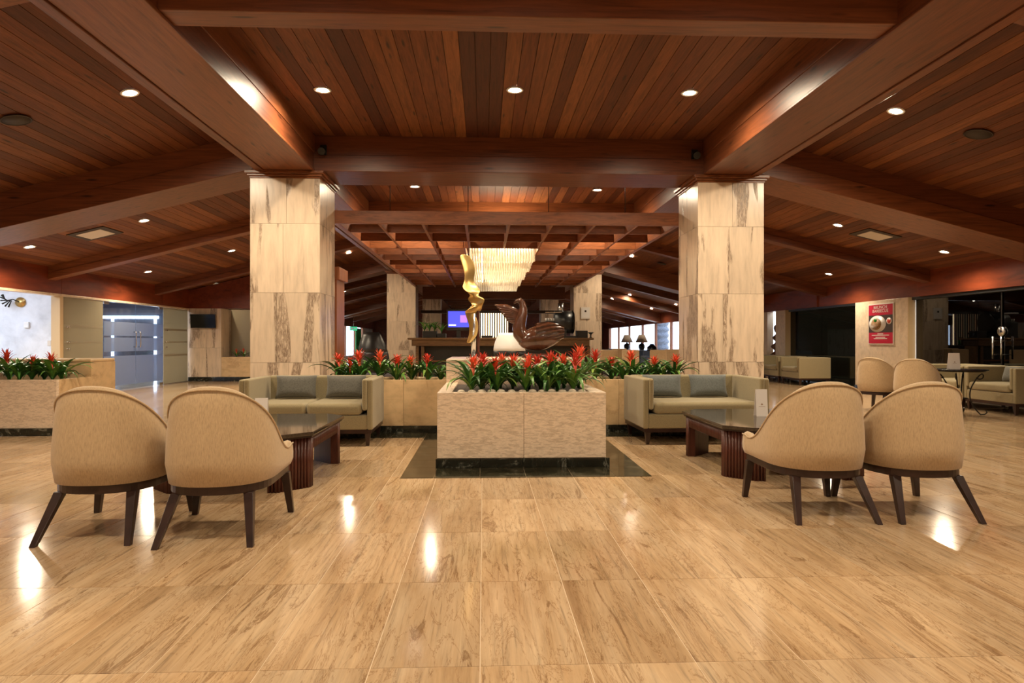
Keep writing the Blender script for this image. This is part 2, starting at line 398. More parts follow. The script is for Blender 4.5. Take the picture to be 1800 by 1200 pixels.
for yb, wh in where.items():
    th = .80 if yb in main else .25
    t = beam_thing('horizontal cross beam of the middle aisle, '+wh)
    hb = 0 if yb in main else .03
    dz = (ZC-ZB)*.42
    x0, x1 = AX-BI-.02, AX+BI+.02
    box('lower_board', M['beamX'], x0, x1, yb, yb+th, ZB+hb, ZB+hb+dz+.02, t, .006)
    box('upper_board', M['beamX'], x0, x1, yb+.012, yb+th-.012, ZB+hb+dz+.02, ZC+.02, t, .004)
    for sgn, xw in ((-1, XL), (1, XR)):
        t = beam_thing('sloping rafter on the %s side, %s' % ('glass door' if sgn < 0 else 'dark glass', wh))
        D = .47 if yb in main else .25
        xa, xe = AX+sgn*(BO-.05), xw
        for nm, d0, d1, ins in (('upper_board', -.03, D*.5, .012), ('lower_board', D*.5, D, 0)):
            mb = MB(); ya, yc = yb+ins, yb+th-ins
            p = lambda x, d, y: (x, y, zside(x)-d)
            mb.hexa([p(xa, d1, ya), p(xe, d1, ya), p(xe, d1, yc), p(xa, d1, yc)], [p(xa, d0, ya), p(xe, d0, ya), p(xe, d0, yc), p(xa, d0, yc)])
            if sgn < 0: mb.f = [tuple(reversed(f)) for f in mb.f]
            mb.build(nm, M['beamX'], t, .006)
# ---- columns
def column(yc, label, group=None):
    t = empty('column'); tag(t, label, 'column', group)
    W = .915; h = W/2
    MB().box(-h+.02, h-.02, -h+.02, h-.02, 0, 3.33).build('core', M['grout'], t)
    zs = [0, .85, 1.78, 2.70, 3.31]; fr = [.55, .38, .47, .52]
    for r in range(4):
        z0, z1 = zs[r]+.0015, zs[r+1]-.0015; sp = -h+W*fr[r]
        for face in range(4):
            for a, b in ((-h, sp), (sp, h)):
                mb = MB().box(a+.0015, b-.0015, -h, -h+.022, 0, z1-z0)
                mb.xf(Matrix.Rotation(face*math.pi/2, 4, 'Z')); mb.build('stone_panel', M['col'], t, loc=(0, 0, z0))
    mb = MB()
    for e, z0, z1 in ((.012, 3.30, 3.325), (.035, 3.325, 3.355), (.06, 3.355, 3.398)): mb.box(-h-e, h+e, -h-e, h+e, z0, z1)
    mb.build('crown_moulding', M['crown'], t, .006)
    return t
c0 = column(0, 'travertine clad column behind the sofa with two dark grey pillows and two seat cushions')
c0.location = (AX-3.01, 9.66, 0)
CL = {(1, 9.66): 'travertine clad column behind the sofa with two blue-grey pillows and one long seat cushion',
      (-1, 22.5): 'travertine clad column behind the bar end with plants', (1, 22.5): 'travertine column with a small framed notice beside the bar',
      (-1, 35.3): 'distant travertine column behind the bar plants', (1, 35.3): 'distant travertine column behind the coffee machine'}
for (sg, y), lb in CL.items():
    c = copy_tree(c0); c.location = (AX+sg*3.01, y, 0); c['label'] = lb
# ---- side walls
FZ0, FZ1 = 2.07, 2.62
for sgn, xw in ((-1, XL), (1, XR)):
    t = tag(empty('trim_1' if sgn < 0 else 'trim_2'), 'red stained fascia above the %s' % ('glass doors' if sgn < 0 else 'dark glass wall'), kind='structure')
    ys = [Y0, 1, 5, 9, 13.9, 18.2, 22, 26.3, 30.5, 34.8, 39, 43.3, 47.5, Y1]
    for a, b in zip(ys[:-1], ys[1:]):
        x0, x1 = sorted((xw-sgn*.02, xw+sgn*.18)); off = -sgn*(.05 if ys.index(a) % 2 else 0)
        box('fascia_board', M['fascia'], x0+off, x1, a+.002, b-.002, FZ0, FZ1+.06, t, .005)
    x0, x1 = sorted((xw-sgn*.03, xw+sgn*.12))
    if sgn < 0: box('head_rail', M['pale'], x0, x1, 5, 19.75, FZ0-.045, FZ0, t, .004)
    else: box('head_rail', M['black'], x0, x1, 5, 20.0, FZ0-.06, FZ0, t, .004)
def wall(name, m, x0, x1, y0, y1, z0, z1, label):
    o = box(name, M[m], x0, x1, y0, y1, z0, z1); tag(o, label, kind='structure'); return o
wall('wall_back', 'creamwall', XL-6, XR+.2, Y0-.2, Y0, 0, 4.4, 'plain cream wall behind the entrance')
wall('wall_front', 'fascia', XL, XR, Y1, Y1+.2, 0, 4.4, 'dark red wood end wall far behind the bar')
wall('wall_left', 'wallstone', XL-.2, XL, 19.75, 34.5, 0, FZ0, 'travertine wall beyond the glass doors')
wall('wall_left', 'wallstone', XL-.2, XL, 48, Y1, 0, FZ0, 'travertine wall at the far corner by the exit')
wall('wall_left', 'creamwall', XL-.2, XL, Y0, 6.0, 0, FZ0, 'plain wall beside the entrance')
wall('wall_right', 'wallstone', XR, XR+.2, 21.6, 30.2, 0, FZ0, 'travertine wall beyond the carved statue')
wall('wall_right', 'fascia', XR, XR+.2, 49.5, Y1, 0, FZ0, 'red wood wall beside the far windows')
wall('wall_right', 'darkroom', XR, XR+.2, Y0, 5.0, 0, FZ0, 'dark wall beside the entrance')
# dark rooms behind the right glass
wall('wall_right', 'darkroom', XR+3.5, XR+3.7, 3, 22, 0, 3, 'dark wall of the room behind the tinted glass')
# dark tinted glass panels, right
def dark_glass(y0, y1, n, label):
    t = tag(empty('window_1', (XR, y0, 0)), label, kind='structure')
    L = (y1-y0)/n
    for i in range(n):
        box('pane', M['darkglass'], 0.05, .062, i*L+.004, (i+1)*L-.004, .01, FZ0-.06, t)
    box('base_channel', M['black'], .03, .09, 0, y1-y0, 0, .015, t)
    return t
dark_glass(5.0, 14.12, 5, 'dark tinted glass wall with doors behind the sofas')
dark_glass(16.25, 20.05, 2, 'dark tinted glass panels beside the poster pillar')
g = empty('door_1', (XR, 11.7, 0)); tag(g, 'pair of tinted glass doors with steel pull handles', kind='structure')
for s_ in (-1, 1):
    hd = MB().tube([(-.05, s_*.10, .82), (-.05, s_*.10, 1.22)], .016).build('handle', M['steel'], g)
    MB().tube([(-.05, s_*.10, .90), (.05, s_*.10, .90)], .008).tube([(-.05, s_*.10, 1.14), (.05, s_*.10, 1.14)], .008).build('mount', M['steel'], hd)
MB().lathe([(.02, -.012), (.085, -.012), (.085, .012), (.02, .012)], 24, hole=True).xf(Matrix.Translation((.03, 0, 1.31)) @ Matrix.Rotation(math.pi/2, 4, 'Y')).build('lock_disc', M['steel'], g)
box('door_edge', M['iron'], .03, .045, -.012, .012, .02, FZ0-.07, g)
# poster pillar, and the pillar by the statue
def pillar(y0, y1, label):
    t = tag(empty('wall_pier', (XR, y0, 0)), label, kind='structure'); L = y1-y0
    box('stone_face', M['pale'], -.10, .25, 0, L, .08, FZ0, t, .004)
    box('plinth', M['black_marble'], -.11, .25, -.01, L+.01, 0, .08, t)
    box('corner_strip', M['creamwall'], -.105, .05, -.025, 0, .08, FZ0, t)
    return t
pillar(14.16, 16.22, 'pale stone wall pier carrying the red poster')
pillar(20.07, 20.75, 'slim pale stone pier beside the carved statue')
wall('wall_right', 'creamwall', XR+.45, XR+.6, 20.75, 21.6, 0, FZ0, 'cream recess behind the carved statue')
# ---- left: glass front
GX = XL
def glass_front(y0, y1, label):
    t = tag(empty('window_2', (GX, y0, 0)), label, kind='structure'); L = y1-y0
    box('pane', M['frost'], -.008, .008, .01, L-.01, .02, FZ0-.05, t)
    for z, hh in ((.74, .05), (1.10, .03), (1.42, .05)): box('clear_stripe', M['bandline'], .009, .011, .02, L-.02, z, z+hh, t)
    box('floor_rail', M['steel'], -.02, .02, 0, L, 0, .02, t)
    for z in (.98, 1.12, 1.42):
        for yy in (.1, .18): MB().tube([(.0, yy, z), (.03, yy, z)], .018, 10).build('glass_clamp', M['steel'], t)
    return t
glass_front(13.98, 15.40, 'frosted beige glass screen beside the white room')
glass_front(18.24, 19.70, 'frosted beige glass screen beside the wall television')
t = tag(empty('door_2', (GX, 15.42, 0)), 'double glass door with blue frosted bands', kind='structure')
for k in range(2):
    a = k*1.395+.006; b = a+1.383
    lf = box('door_leaf', M['doorglass'], -.006, .006, a, b, .02, FZ0-.05, t)
    for z0, z1 in ((.12, .80), (.90, 1.22), (1.26, 1.58)):
        box('frosted_band', M['frostblue'], .007, .009, -(b-a)/2+.005, (b-a)/2-.005, z0-.02, z1-.02, lf)
    ys = (b-.10) if k == 0 else (a+.10); ys -= (a+b)/2; d = -.06 if k == 0 else .06
    MB().tube([(.01, ys, .98), (.06, ys, .98), (.07, ys, 1.0), (.07, ys, 1.32), (.06, ys, 1.34), (.01, ys, 1.34)], .013).build('pull_handle', M['steel'], lf)
    box('patch_fitting', M['steel'], -.015, .015, -(b-a)/2 if k == 0 else (b-a)/2-.2, -(b-a)/2+.2 if k == 0 else (b-a)/2, FZ0-.13, FZ0-.07, lf)
    box('floor_patch', M['steel'], -.015, .015, -(b-a)/2 if k == 0 else (b-a)/2-.2, -(b-a)/2+.2 if k == 0 else (b-a)/2, -.02, .05, lf)
# jamb and white room
wall('wall_left', 'creamwall', XL-.16, XL+.01, 13.86, 13.97, 0, FZ0-.045, 'slim cream jamb of the white room')
wall('wall_left', 'whiteroom', XL-6, XL-.16, 14.25, 14.40, 0, 2.9, 'white plaster wall of the side room')
wall('wall_left', 'whiteroom', XL-6.1, XL-6, 6, 24, 0, 2.9, 'far white wall of the side room')
wall('wall_left', 'whiteroom', XL-6, XL-.2, 5.8, 6.0, 0, 2.9, 'near white wall of the side room')
wall('wall_left', 'greyfab', XL-6, XL-.2, 23.2, 23.4, 0, 2.9, 'grey end wall of the shop behind the glass doors')
wall('ceiling', 'whiteroom', XL-6.1, XL-.19, 5.8, 24, 2.9, 3.0, 'white ceiling of the side rooms')
def area_lamp(name, label, x, y, z, sx, sy, watts, colr, m='coollamp'):
    t = tag(empty(name, (x, y, z)), label, 'light')
    box('housing', M['white'], -sx/2-.03, sx/2+.03, -sy/2-.03, sy/2+.03, -.02, 0, t)
    box('diffuser', M[m], -sx/2, sx/2, -sy/2, sy/2, -.03, -.021, t)
    ld = bpy.data.lights.new('lamp_light', 'AREA'); ld.shape = 'RECTANGLE'; ld.size = sx; ld.size_y = sy; ld.energy = watts; ld.color = colr
    lo = bpy.data.objects.new('lamp_light', ld); col.objects.link(lo); lo.parent = t; lo.location = (0, 0, -.04)
    return t
area_lamp('ceiling_panel_light', 'cool white ceiling panel light in the white side room', XL-2.6, 11.2, 2.9, 3.2, 2.4, 38, (.72, .84, 1))
area_lamp('ceiling_panel_light', 'cool white strip light in the shop behind the glass doors', XL-2.4, 18.4, 2.9, .12, 4.4, 120, (.65, .8, 1))
pa, pb = WY(198, 557, 23.1), WY(273, 561, 23.1); zt_ = (pa.z+pb.z)/2
t = tag(empty('light_portal', ((pa.x+pb.x)/2, 23.1, 0)), 'cool lit portal frame inside the shop behind the glass doors', 'light'); hp = (pb.x-pa.x)/2
for sx in (-1, 1): MB().tube([(sx*hp, 0, 0), (sx*hp, 0, zt_)], .045, 10).build('upright_tube', M['coollamp'], t)
MB().tube([(-hp-.3, 0, zt_+.03), (hp+.1, 0, zt_+.03)], .05, 10).build('cross_tube', M['coollamp'], t)
# sconce, box, switches, notice on the white wall (Y=14.25)
def onw(px, py): return WY(px, py, 14.25)
p = onw(37, 531)
t = tag(empty('wall_sconce', p), 'black twig shaped wall sconce on the white wall', 'lamp')
MB().lathe([(.001, 0), (.10, 0), (.10, .03), (.001, .045)], 20).xf(Matrix.Rotation(math.pi/2, 4, 'X')).build('wall_plate', M['brass'], t)
br = MB(); br.tube([(0, -.03, 0), (-.08, -.12, .05), (-.2, -.14, .02)], .01, 6)
for q in range(7):
    a = -1.6+q*.55; br.tube([(-.1-.02*q, -.13, .03), (-.15-.02*q+.09*math.cos(a)*-1, -.15, .02+.13*math.sin(a))], [.008, .016], 6)
br.build('twig_arm', M['iron'], t)
p = onw(48, 571); o = box('thermostat_box', M['white'], p.x-.05, p.x+.05, p.y-.04, p.y, p.z-.06, p.z+.06, None, .006); tag(o, 'small thermostat box on the white wall', 'thermostat')
for q in (87, 97):
    p = onw(q, 603); o = box('light_switch', M['lightgrey'], p.x-.035, p.x+.035, p.y-.012, p.y, p.z-.055, p.z+.055, None, .004)
    tag(o, 'white light switch plate beside the pink notice', 'switch', 'switches on the white wall')
p = onw(109, 602); t = tag(empty('wall_notice', p), 'white wall notice with pink printing', 'notice')
box('sheet', M['white'], -.06, .06, -.006, -.001, -.14, .14, t)
for z in (.09, .05, .01, -.06, -.10): box('printed_line', M['pink'], -.04, .04, -.008, -.006, z, z+.018, t)
def tub(name, mat, x, y, rz, label, h=.8):
    t = tag(empty(name, (x, y, 0), rz), label, 'chair')
    mb = MB(); rs = []
    for k in range(13):
        a = math.pi*k/12; hh = .55+(h-.55)*math.sin(a)**.7; ca, sa = math.cos(a), math.sin(a)
        rs.append([(.36*ca, -.34*sa, .12), (.38*ca, -.37*sa, hh-.03), (.36*ca, -.35*sa, hh), (.31*ca, -.29*sa, hh-.02), (.29*ca, -.26*sa, .35)])
    mb.rings(rs, True, True); mb.build('shell', mat, t)
    MB().prism([(.3*math.cos(q), -.26*math.sin(q)) for q in [math.pi*k/10 for k in range(11)]]+[(-.3, .3), (.3, .3)], .12, .42).build('seat', mat, t, .03, 3)
    for sx in (-1, 1):
        for sy in (-.22, .25): MB().tube([(sx*.24, sy, .14), (sx*.27, sy*1.1, 0)], [.022, .014], 8).build('leg', M['darkwood'], t)
    return t
p = onw(75, 640); tub('lounge_chair', M['greyfab'], -9.75, 12.9, .5, 'dark grey lounge chair in the white side room', 1.0)
tub('lounge_chair', M['bluefab'], -10.25, 12.1, .9, 'blue lounge chair in the white side room', .92)
# ---- cross wall with television and niche
CY = 19.75
t = tag(empty('wall_left', (0, CY, 0)), 'travertine cross wall with a planted niche', kind='structure')
nx0 = WY(389, 600, CY).x; nz0 = WY(400, 627, CY).z; nz1 = WY(400, 553, CY).z; xe = -4.75
def wp(x0, x1, z0, z1, m='wallstone'):
    box('stone_panel', M[m], x0+.002, x1-.002, 0, .16, z0+.002, z1-.002, t)
xm = (XL+nx0)/2
for a, b in ((XL, XL+.5), (XL+.5, nx0)):
    wp(a, b, .12, .95, 'col'); wp(a, b, .95, 1.5, 'col'); wp(a, b, 1.5, 2.07, 'col')
wp(nx0, -6.5, .12, nz0, 'swirl'); wp(-6.5, xe, .12, nz0, 'swirl'); wp(-6.4, xe, nz0, 2.07, 'col')
box('plinth', M['black_marble'], XL, xe, -.012, .16, 0, .12, t)
box('niche_back', M['frost'], nx0, -6.4, .75, .78, nz0, 2.07, t); box('niche_side', M['col'], nx0-.05, nx0, .16, .78, nz0, 2.07, t); box('niche_side', M['col'], -6.4, -6.35, .16, .78, nz0, 2.07, t)
box('niche_bed', M['soil'], nx0, -6.4, .16, .75, nz0-.3, nz0-.04, t)
mb = MB(); zt = lambda x: zside(x)
mb.hexa([(XL, -.03, 2.07), (xe, -.03, 2.07), (xe, .18, 2.07), (XL, .18, 2.07)], [(XL, -.03, zt(XL)), (xe, -.03, zt(xe)), (xe, .18, zt(xe)), (XL, .18, zt(XL))])
mb.build('wood_fascia', M['fascia'], t)
p = WY(336, 576, CY-.08); q = WY(380, 552, CY-.08)
tv = tag(empty('wall_television', ((p.x+q.x)/2, CY-.07, p.z)), 'black wall television on the travertine wall', 'television')
ww = (q.x-p.x)/2; hh = q.z-p.z
mb = MB().box(-ww, ww, -.05, -.01, 0, hh).xf(Matrix.Rotation(.10, 4, 'X')); mb.build('screen', M['tvblack'], tv, .006)
box('bracket', M['black'], -.12, .12, -.03, .068, hh*.3, hh*.7, tv)
# ---- windows far away, left and right, with daylight outside
def far_window(xw, ys, z0, label, nm):
    t = tag(empty(nm, (xw, ys[0], 0)), label, kind='structure'); L = ys[-1]-ys[0]
    box('sill_wall', M['wallstone'], -.1, .1, 0, L, 0, z0, t)
    for y in ys: box('mullion', M['cabinet'], -.06, .06, y-ys[0]-.06, y-ys[0]+.06, z0, FZ0, t)
    for a, b in zip(ys[:-1], ys[1:]): box('pane', M['pane'], -.005, .005, a-ys[0]+.06, b-ys[0]-.06, z0, FZ0, t)
    return t
far_window(XR+.05, [30.3, 33, 36.0, 39, 42.6, 46, 49.4], .62, 'row of daylit windows behind the far lounge', 'window_3')
far_window(XL-.05, [34.6, 38, 42, 45, 47.9], .25, 'daylit windows beside the green door', 'window_4')
for y, lb in ((35.1, 'palm trunk outside the windows beside the far lounge'), (40.6, 'palm trunk outside the windows behind the table lamps')):
    mb = MB(); rs = []
    for k in range(40):
        z = k*.09; r = .34+(.06 if k % 4 < 2 else 0); rs.append([(r*math.cos(a)*(1+.07*math.sin(5*a+k*.8)), r*math.sin(a), z) for a in [2*math.pi*j/16 for j in range(16)]])
    o = mb.rings(rs).build('palm_trunk', M['trunk']); o.location = (XR+1.6, y, 0); tag(o, lb, 'palm')
ext = wall('ground', 'pale', XR+.3, XR+12, 26, 56, -.2, -.02, 'pale paved terrace outside the far windows')
ext = wall('ground', 'pale', XL-12, XL-.3, 26, 56, -.2, -.02, 'pale paved terrace outside the windows by the green door')
gd = tag(empty('door_3', (XL+.06, 45.8, 0)), 'bright green door panel by the daylit windows', kind='structure')
box('panel', M['green'], -.03, .03, -.9, .9, 0, 2.0, gd, .01); MB().tube([(.06, .6, .95), (.06, .6, 1.15)], .02).build('handle', M['steel'], gd)
es = tag(empty('exit_sign', (XL+.4, 42.3, 1.8)), 'small green exit sign hanging near the green door', 'sign')
box('plate', M['exit'], -.22, .22, -.02, .02, 0, .24, es); box('symbol', M['white'], -.15, -.02, -.026, -.02, .05, .19, es); box('arrow', M['white'], .03, .16, -.026, -.02, .09, .15, es)
MB().tube([(0, 0, .24), (0, 0, .95)], .008).build('hanger', M['steel'], es)
# ---- tall wooden cabinet behind the left front column
t = tag(empty('tall_cabinet', (-2.62, 11.3, 0)), 'tall reddish wooden cabinet behind the front column', 'cabinet')
box('body', M['cabinet'], -.55, .28, -.3, .3, 0, 2.12, t, .005); box('cornice', M['cabinet'], -.58, .33, -.34, .34, 2.12, 2.32, t, .01)
box('door', M['cabinet'], -.5, .22, -.315, -.301, .1, 2.05, t, .004)
# ================================================================= HANGING LATTICE AND CHANDELIER
LZ0, LZ1, LY0, LY1 = 2.865, 3.045, 10.12, 21.9
LX0, LX1 = AX-2.56, AX+2.58
t = tag(empty('hanging_lattice', (AX, LY0, LZ0)), 'hanging wooden lattice canopy between the columns and the bar', 'canopy')
def lat(name, x0, x1, y0, y1, z0=LZ0, z1=LZ1): box(name, M['lattice'], x0-AX, x1-AX, y0-LY0, y1-LY0, z0-LZ0, z1-LZ0, t, .004)
lat('front_beam', LX0, LX1, LY0, LY0+.07, LZ0, LZ1+.01)
for sx in (LX0, LX1-.07): lat('side_beam', sx, sx+.07, LY0+.07, LY1)
nlong = 8; dx = (LX1-LX0)/nlong
CH0, CH1, CHX0, CHX1 = 12.85, 20.9, AX-.69, AX+.64       # chandelier well
for i in range(1, nlong):
    x = LX0+i*dx
    if CHX0-.1 < x < CHX1+.1: lat('long_slat', x-.02, x+.02, LY0+.07, CH0-.1)
    else: lat('long_slat', x-.02, x+.02, LY0+.07, LY1)
y = LY0+.9; 
while y < LY1+.01:
    if CH0-.15 < y < CH1+.1:
        lat('cross_slat', LX0+.07, CHX0-.06, y-.02, y+.02, LZ0+.01, LZ1-.01); lat('cross_slat', CHX1+.06, LX1-.07, y-.02, y+.02, LZ0+.01, LZ1-.01)
    else: lat('cross_slat', LX0+.07, LX1-.07, y-.02, y+.02, LZ0+.01, LZ1-.01)
    y += .92
for x in (CHX0-.05, CHX1+.02): lat('well_board', x, x+.03, CH0-.1, CH1+.1)
lat('well_board', CHX0-.02, CHX1+.02, CH0-.13, CH0-.1)
for x in (AX-1.75, AX-.6, AX+.6, AX+1.75):
    for yy in (LY0+.035, 15.6, 20):
        zt = ZC if yy > 0 else 0
        MB().tube([(x-AX, yy-LY0, LZ1-LZ0), (x-AX, yy-LY0, ZC-LZ0)], .006, 6).build('hanging_rod', M['iron'], t)
# chandelier
t = tag(empty('chandelier', (AX, CH0, LZ1)), 'long rectangular chandelier of clear glass rods glowing in the lattice', 'chandelier')
RN = 25; rl = .32
rod = MB().lathe([(.0145, 0), (.0145, rl), (.004, rl+.01)], 6, (0, 0, 0)).mesh('glass_rod', M['rod'])
rows = 30; far = MB(); k = 0
for r in range(rows):
    yy = .06+r*(CH1-CH0-.1)/(rows-1)
    zz = -.40+.035*math.sin(r*.9)
    for i in range(RN):
        x = -.63+i*1.22/(RN-1)
        if k < 300: link('glass_rod', rod, t, loc=(x, yy, zz))
        else: far.lathe([(.0145, 0), (.0145, rl), (.004, rl+.01)], 6, (x, yy, zz))
        k += 1
o = far.build('far_glass_rods', M['rod'], t); o['kind'] = 'stuff'
box('top_plate', M['white'], -.67, .62, 0, CH1-CH0, -.02, -.005, t)
for r in range(9):
    for i in range(3):
        yy = .5+r*.87; x = -.42+i*.41
        MB().ell((0, 0, 0), (.035, .035, .05), 10, 6).build('bulb', M['bulb'], t, loc=(x, yy, -.12))
for r in range(6):
    ld = bpy.data.lights.new('chandelier_light', 'AREA'); ld.shape = 'RECTANGLE'; ld.size = 1.15; ld.size_y = .16; ld.energy = 9; ld.color = (1, .86, .64)
    lo = bpy.data.objects.new('chandelier_light', ld); col.objects.link(lo); lo.parent = t; lo.location = (0, .55+r*1.4, -.05)
ld = bpy.data.lights.new('chandelier_uplight', 'AREA'); ld.shape = 'RECTANGLE'; ld.size = .9; ld.size_y = .3; ld.energy = 14; ld.color = (1, .80, .52)
lo = bpy.data.objects.new('chandelier_uplight', ld); col.objects.link(lo); lo.parent = t; lo.location = (0, .3, .05); lo.rotation_euler.x = math.pi
# dark soffit over the bar
o = box('trim_3', M['beamX'], AX-2.5, AX+2.5, 24.0, 24.3, 2.62, 3.05); tag(o, 'dark timber soffit above the bar', kind='structure')
# ================================================================= DOWNLIGHTS, SPEAKERS, VENTS
def ceil_hit(px, py):
    d = ray(px, py); o = Vector((0, 0, H))
    p = o+d*((ZC-H)/d.z)
    if abs(p.x-AX) < BI: return p, 0
    sg = -1 if px < 850 else 1          # side plane: z = SZ - SL*(sg*(x-AX)-BO)
    tt = (SZ-SL*(-sg*AX-BO)-H)/(d.z+SL*sg*d.x)
    return o+d*tt, sg
ring = MB().lathe([(.062, 0), (.088, 0), (.095, .006), (.088, .014), (.062, .008)], 24, hole=True)
ring_me = ring.mesh('trim_ring', M['white'])
lens_me = MB().lathe([(.001, .004), (.066, .004), (.066, .006), (.001, .006)], 20).mesh('lens', M['lamp'])
def downlight(p, sg, label, watts=1.0, light=True):
    t = tag(empty('downlight', p), label, 'downlight', 'recessed ceiling downlights')
    t.location.z -= .002; t.rotation_euler = (math.pi, sg*math.atan(SL), 0)
    link('trim_ring', ring_me, t); link('lens', lens_me, t)
    if light:
        ld = bpy.data.lights.new('spot', 'SPOT'); ld.energy = LAMP_W*watts; ld.spot_size = math.radians(172); ld.spot_blend = .6; ld.shadow_soft_size = .06; ld.color = (1, .82, .58)
        lo = bpy.data.objects.new('spot', ld); col.objects.link(lo); lo.parent = t; lo.location = (0, 0, .03); lo.rotation_euler = (math.pi, 0, 0)
    return t
GD, DG = 'in the glass door side slope', 'in the dark glass side slope'
DL = [(228, 162, 1.2, GD+', beside the round speaker'), (253, 387, 1, GD+', beside the square air vent'), (52, 433, 1, GD+', above the white side room'), (260, 477, 1, GD+', above the glass doors'), (407, 440, 1, GD+', close to the front column'),
      (380, 501, 1, GD+', above the wall television'), (567, 157, 1, 'in the flat ceiling, near the beam on the glass door side'), (905, 157, 1, 'in the middle of the flat ceiling'), (1212, 162, 1, 'in the flat ceiling, near the beam on the dark glass side'),
      (1575, 194, 1.2, DG+', beside the round speaker'), (1451, 358, 1, DG+', just behind the big rafter'), (1473, 395, .5, DG+', between the big rafter and the air vent'), (1457, 481, 1, DG+', before the armchairs by the poster pillar'), (1660, 442, 1, DG+', above the poster pillar'),
      (729, 327, 1, 'in the flat ceiling above the canopy, glass door side'), (1050, 333, 1, 'in the flat ceiling above the canopy, dark glass side'), (613, 444, 1, GD+', above the tall wooden cabinet'), (1110, 450, 1, DG+', at the edge of the canopy'),
      (757, 395, .6, 'seen through the canopy slats, glass door side'), (1000, 398, .6, 'seen through the canopy slats, dark glass side'), (605, 512, .6, GD+', beyond the tall cabinet'), (635, 523, .6, GD+', above the far egg chair'),
      (1076, 525, .6, DG+', beside the column with the notice'), (1107, 518, .6, DG+', above the beige dining chairs'), (1145, 542, .6, DG+', before the far windows'), (1188, 535, .6, DG+', above the palm trunk by the far lounge')]
for a, b, wv, lb in DL:
    p, sg = ceil_hit(a, b)
    downlight(p, sg, 'recessed downlight '+lb, wv)
# the same lamps go on over the entrance behind the photographer
for x in (AX-1.9, AX, AX+1.9):
    for y in (2.6, -2.2): downlight(Vector((x, y, ZC+.02)), 0, 'recessed downlight in the flat ceiling over the entrance', .6)
for sg in (-1, 1):
    for y in (2.6, -2.2):
        for dd in (4.6, 7.2):
            x = AX+sg*dd; downlight(Vector((x, y, zside(x)+.02)), sg, 'recessed downlight over the entrance in the sloping ceiling on the %s side' % ('glass door' if sg < 0 else 'dark glass'), .7)
for (a, b, lb) in ((28, 209, 'round ceiling speaker on the glass door side'), (1720, 234, 'round ceiling speaker on the dark glass side'), (1163, 463, 'round ceiling speaker beyond the front columns')):
    p, sg = ceil_hit(a, b); t = tag(empty('ceiling_speaker', p), lb, 'speaker'); t.rotation_euler = (math.pi, sg*math.atan(SL), 0); t.location.z -= .004
    MB().lathe([(.13, 0), (.145, .012), (.13, .016)], 28, hole=True).build('rim', M['gunmetal'], t); MB().lathe([(.001, .012), (.128, .012), (.128, .004), (.001, .004)], 28).build('grille', M['gunmetal'], t)
for (a, b, lb) in ((168, 410, 'square air vent in the sloping ceiling on the glass door side'), (1538, 413, 'square air vent in the sloping ceiling on the dark glass side')):
    p, sg = ceil_hit(a, b); t = tag(empty('air_vent', p), lb, 'vent'); t.rotation_euler = (math.pi, sg*math.atan(SL), 0); t.location.z -= .002
    box('frame', M['gunmetal'], -.31, .31, -.33, .33, 0, .012, t); box('panel', M['lightgrey'], -.21, .21, -.23, .23, .012, .02, t, .003)
for (x, lb) in ((AX-2.50, 'small black spotlight on the cross beam by the glass door side beam'), (AX+2.50, 'small black spotlight on the cross beam by the dark glass side beam')):
    t = tag(empty('beam_spotlight', (x, 9.12, 3.66)), lb, 'spotlight')
    box('bracket', M['black'], -.04, .04, .05, .079, -.05, .08, t); MB().tube([(0, .06, .02), (0, -.05, -.03)], [.035, .05], 14).build('head', M['black'], t)
# ================================================================= BROMELIADS
def leaf_mesh(L, droop, wd):
    mb = MB(); rs = []
    for k in range(9):
        u = k/8; a = 1.25-droop*u**1.3
        if k == 0: x, z = 0, 0
        else: x += L/8*math.cos(a); z += L/8*math.sin(a)
        w_ = wd*(.55+.9*u-1.45*u**3.2) if u < 1 else .001
        nx, nz = -math.sin(a), math.cos(a)
        rs.append([(x+nx*.012*(w_/wd), -w_/2, z+nz*.012*(w_/wd)), (x, 0, z), (x+nx*.012*(w_/wd), w_/2, z+nz*.012*(w_/wd))])
    return mb.rings(rs, False, False).mesh('leaf', M['leaf'])
leaf_lib = [leaf_mesh(.38, .8, .054), leaf_mesh(.44, 1.3, .052), leaf_mesh(.48, 1.75, .048), leaf_mesh(.33, .5, .05), leaf_mesh(.40, 2.2, .046)]
def flower_mesh(h, n, seed):
    rnd = random.Random(seed); mb = MB()
    mb.tube([(0, 0, .05), (0, 0, h*.78)], [.008, .013], 6)
    for k in range(n):
        u = k/(n-1); z0 = h*(.60+.24*u); a = k*2.4+rnd.random()*.5; L = h*(.22-.06*u)*rnd.uniform(.85, 1.15); out = 1.0-.72*u
        d = Vector((math.cos(a), math.sin(a), 0)); sd = Vector((-math.sin(a), math.cos(a), 0))
        rs = []
        for q in range(5):
            v = q/4; ctr = d*(L*out*(v**1.4)*.8+.010)+Vector((0, 0, z0+L*(v*(1-.3*out*v)))); wdt = .019*(1-v**1.5)+.0015
            rs.append([ctr-sd*wdt/2, ctr+d*.004, ctr+sd*wdt/2])
        mb.rings(rs, False, False)
    return mb.mesh('flower', M['flower'])
flower_lib = [flower_mesh(.36, 20, 1), flower_mesh(.39, 22, 2), flower_mesh(.345, 19, 3), flower_mesh(.40, 18, 4)]
rp = random.Random(5)
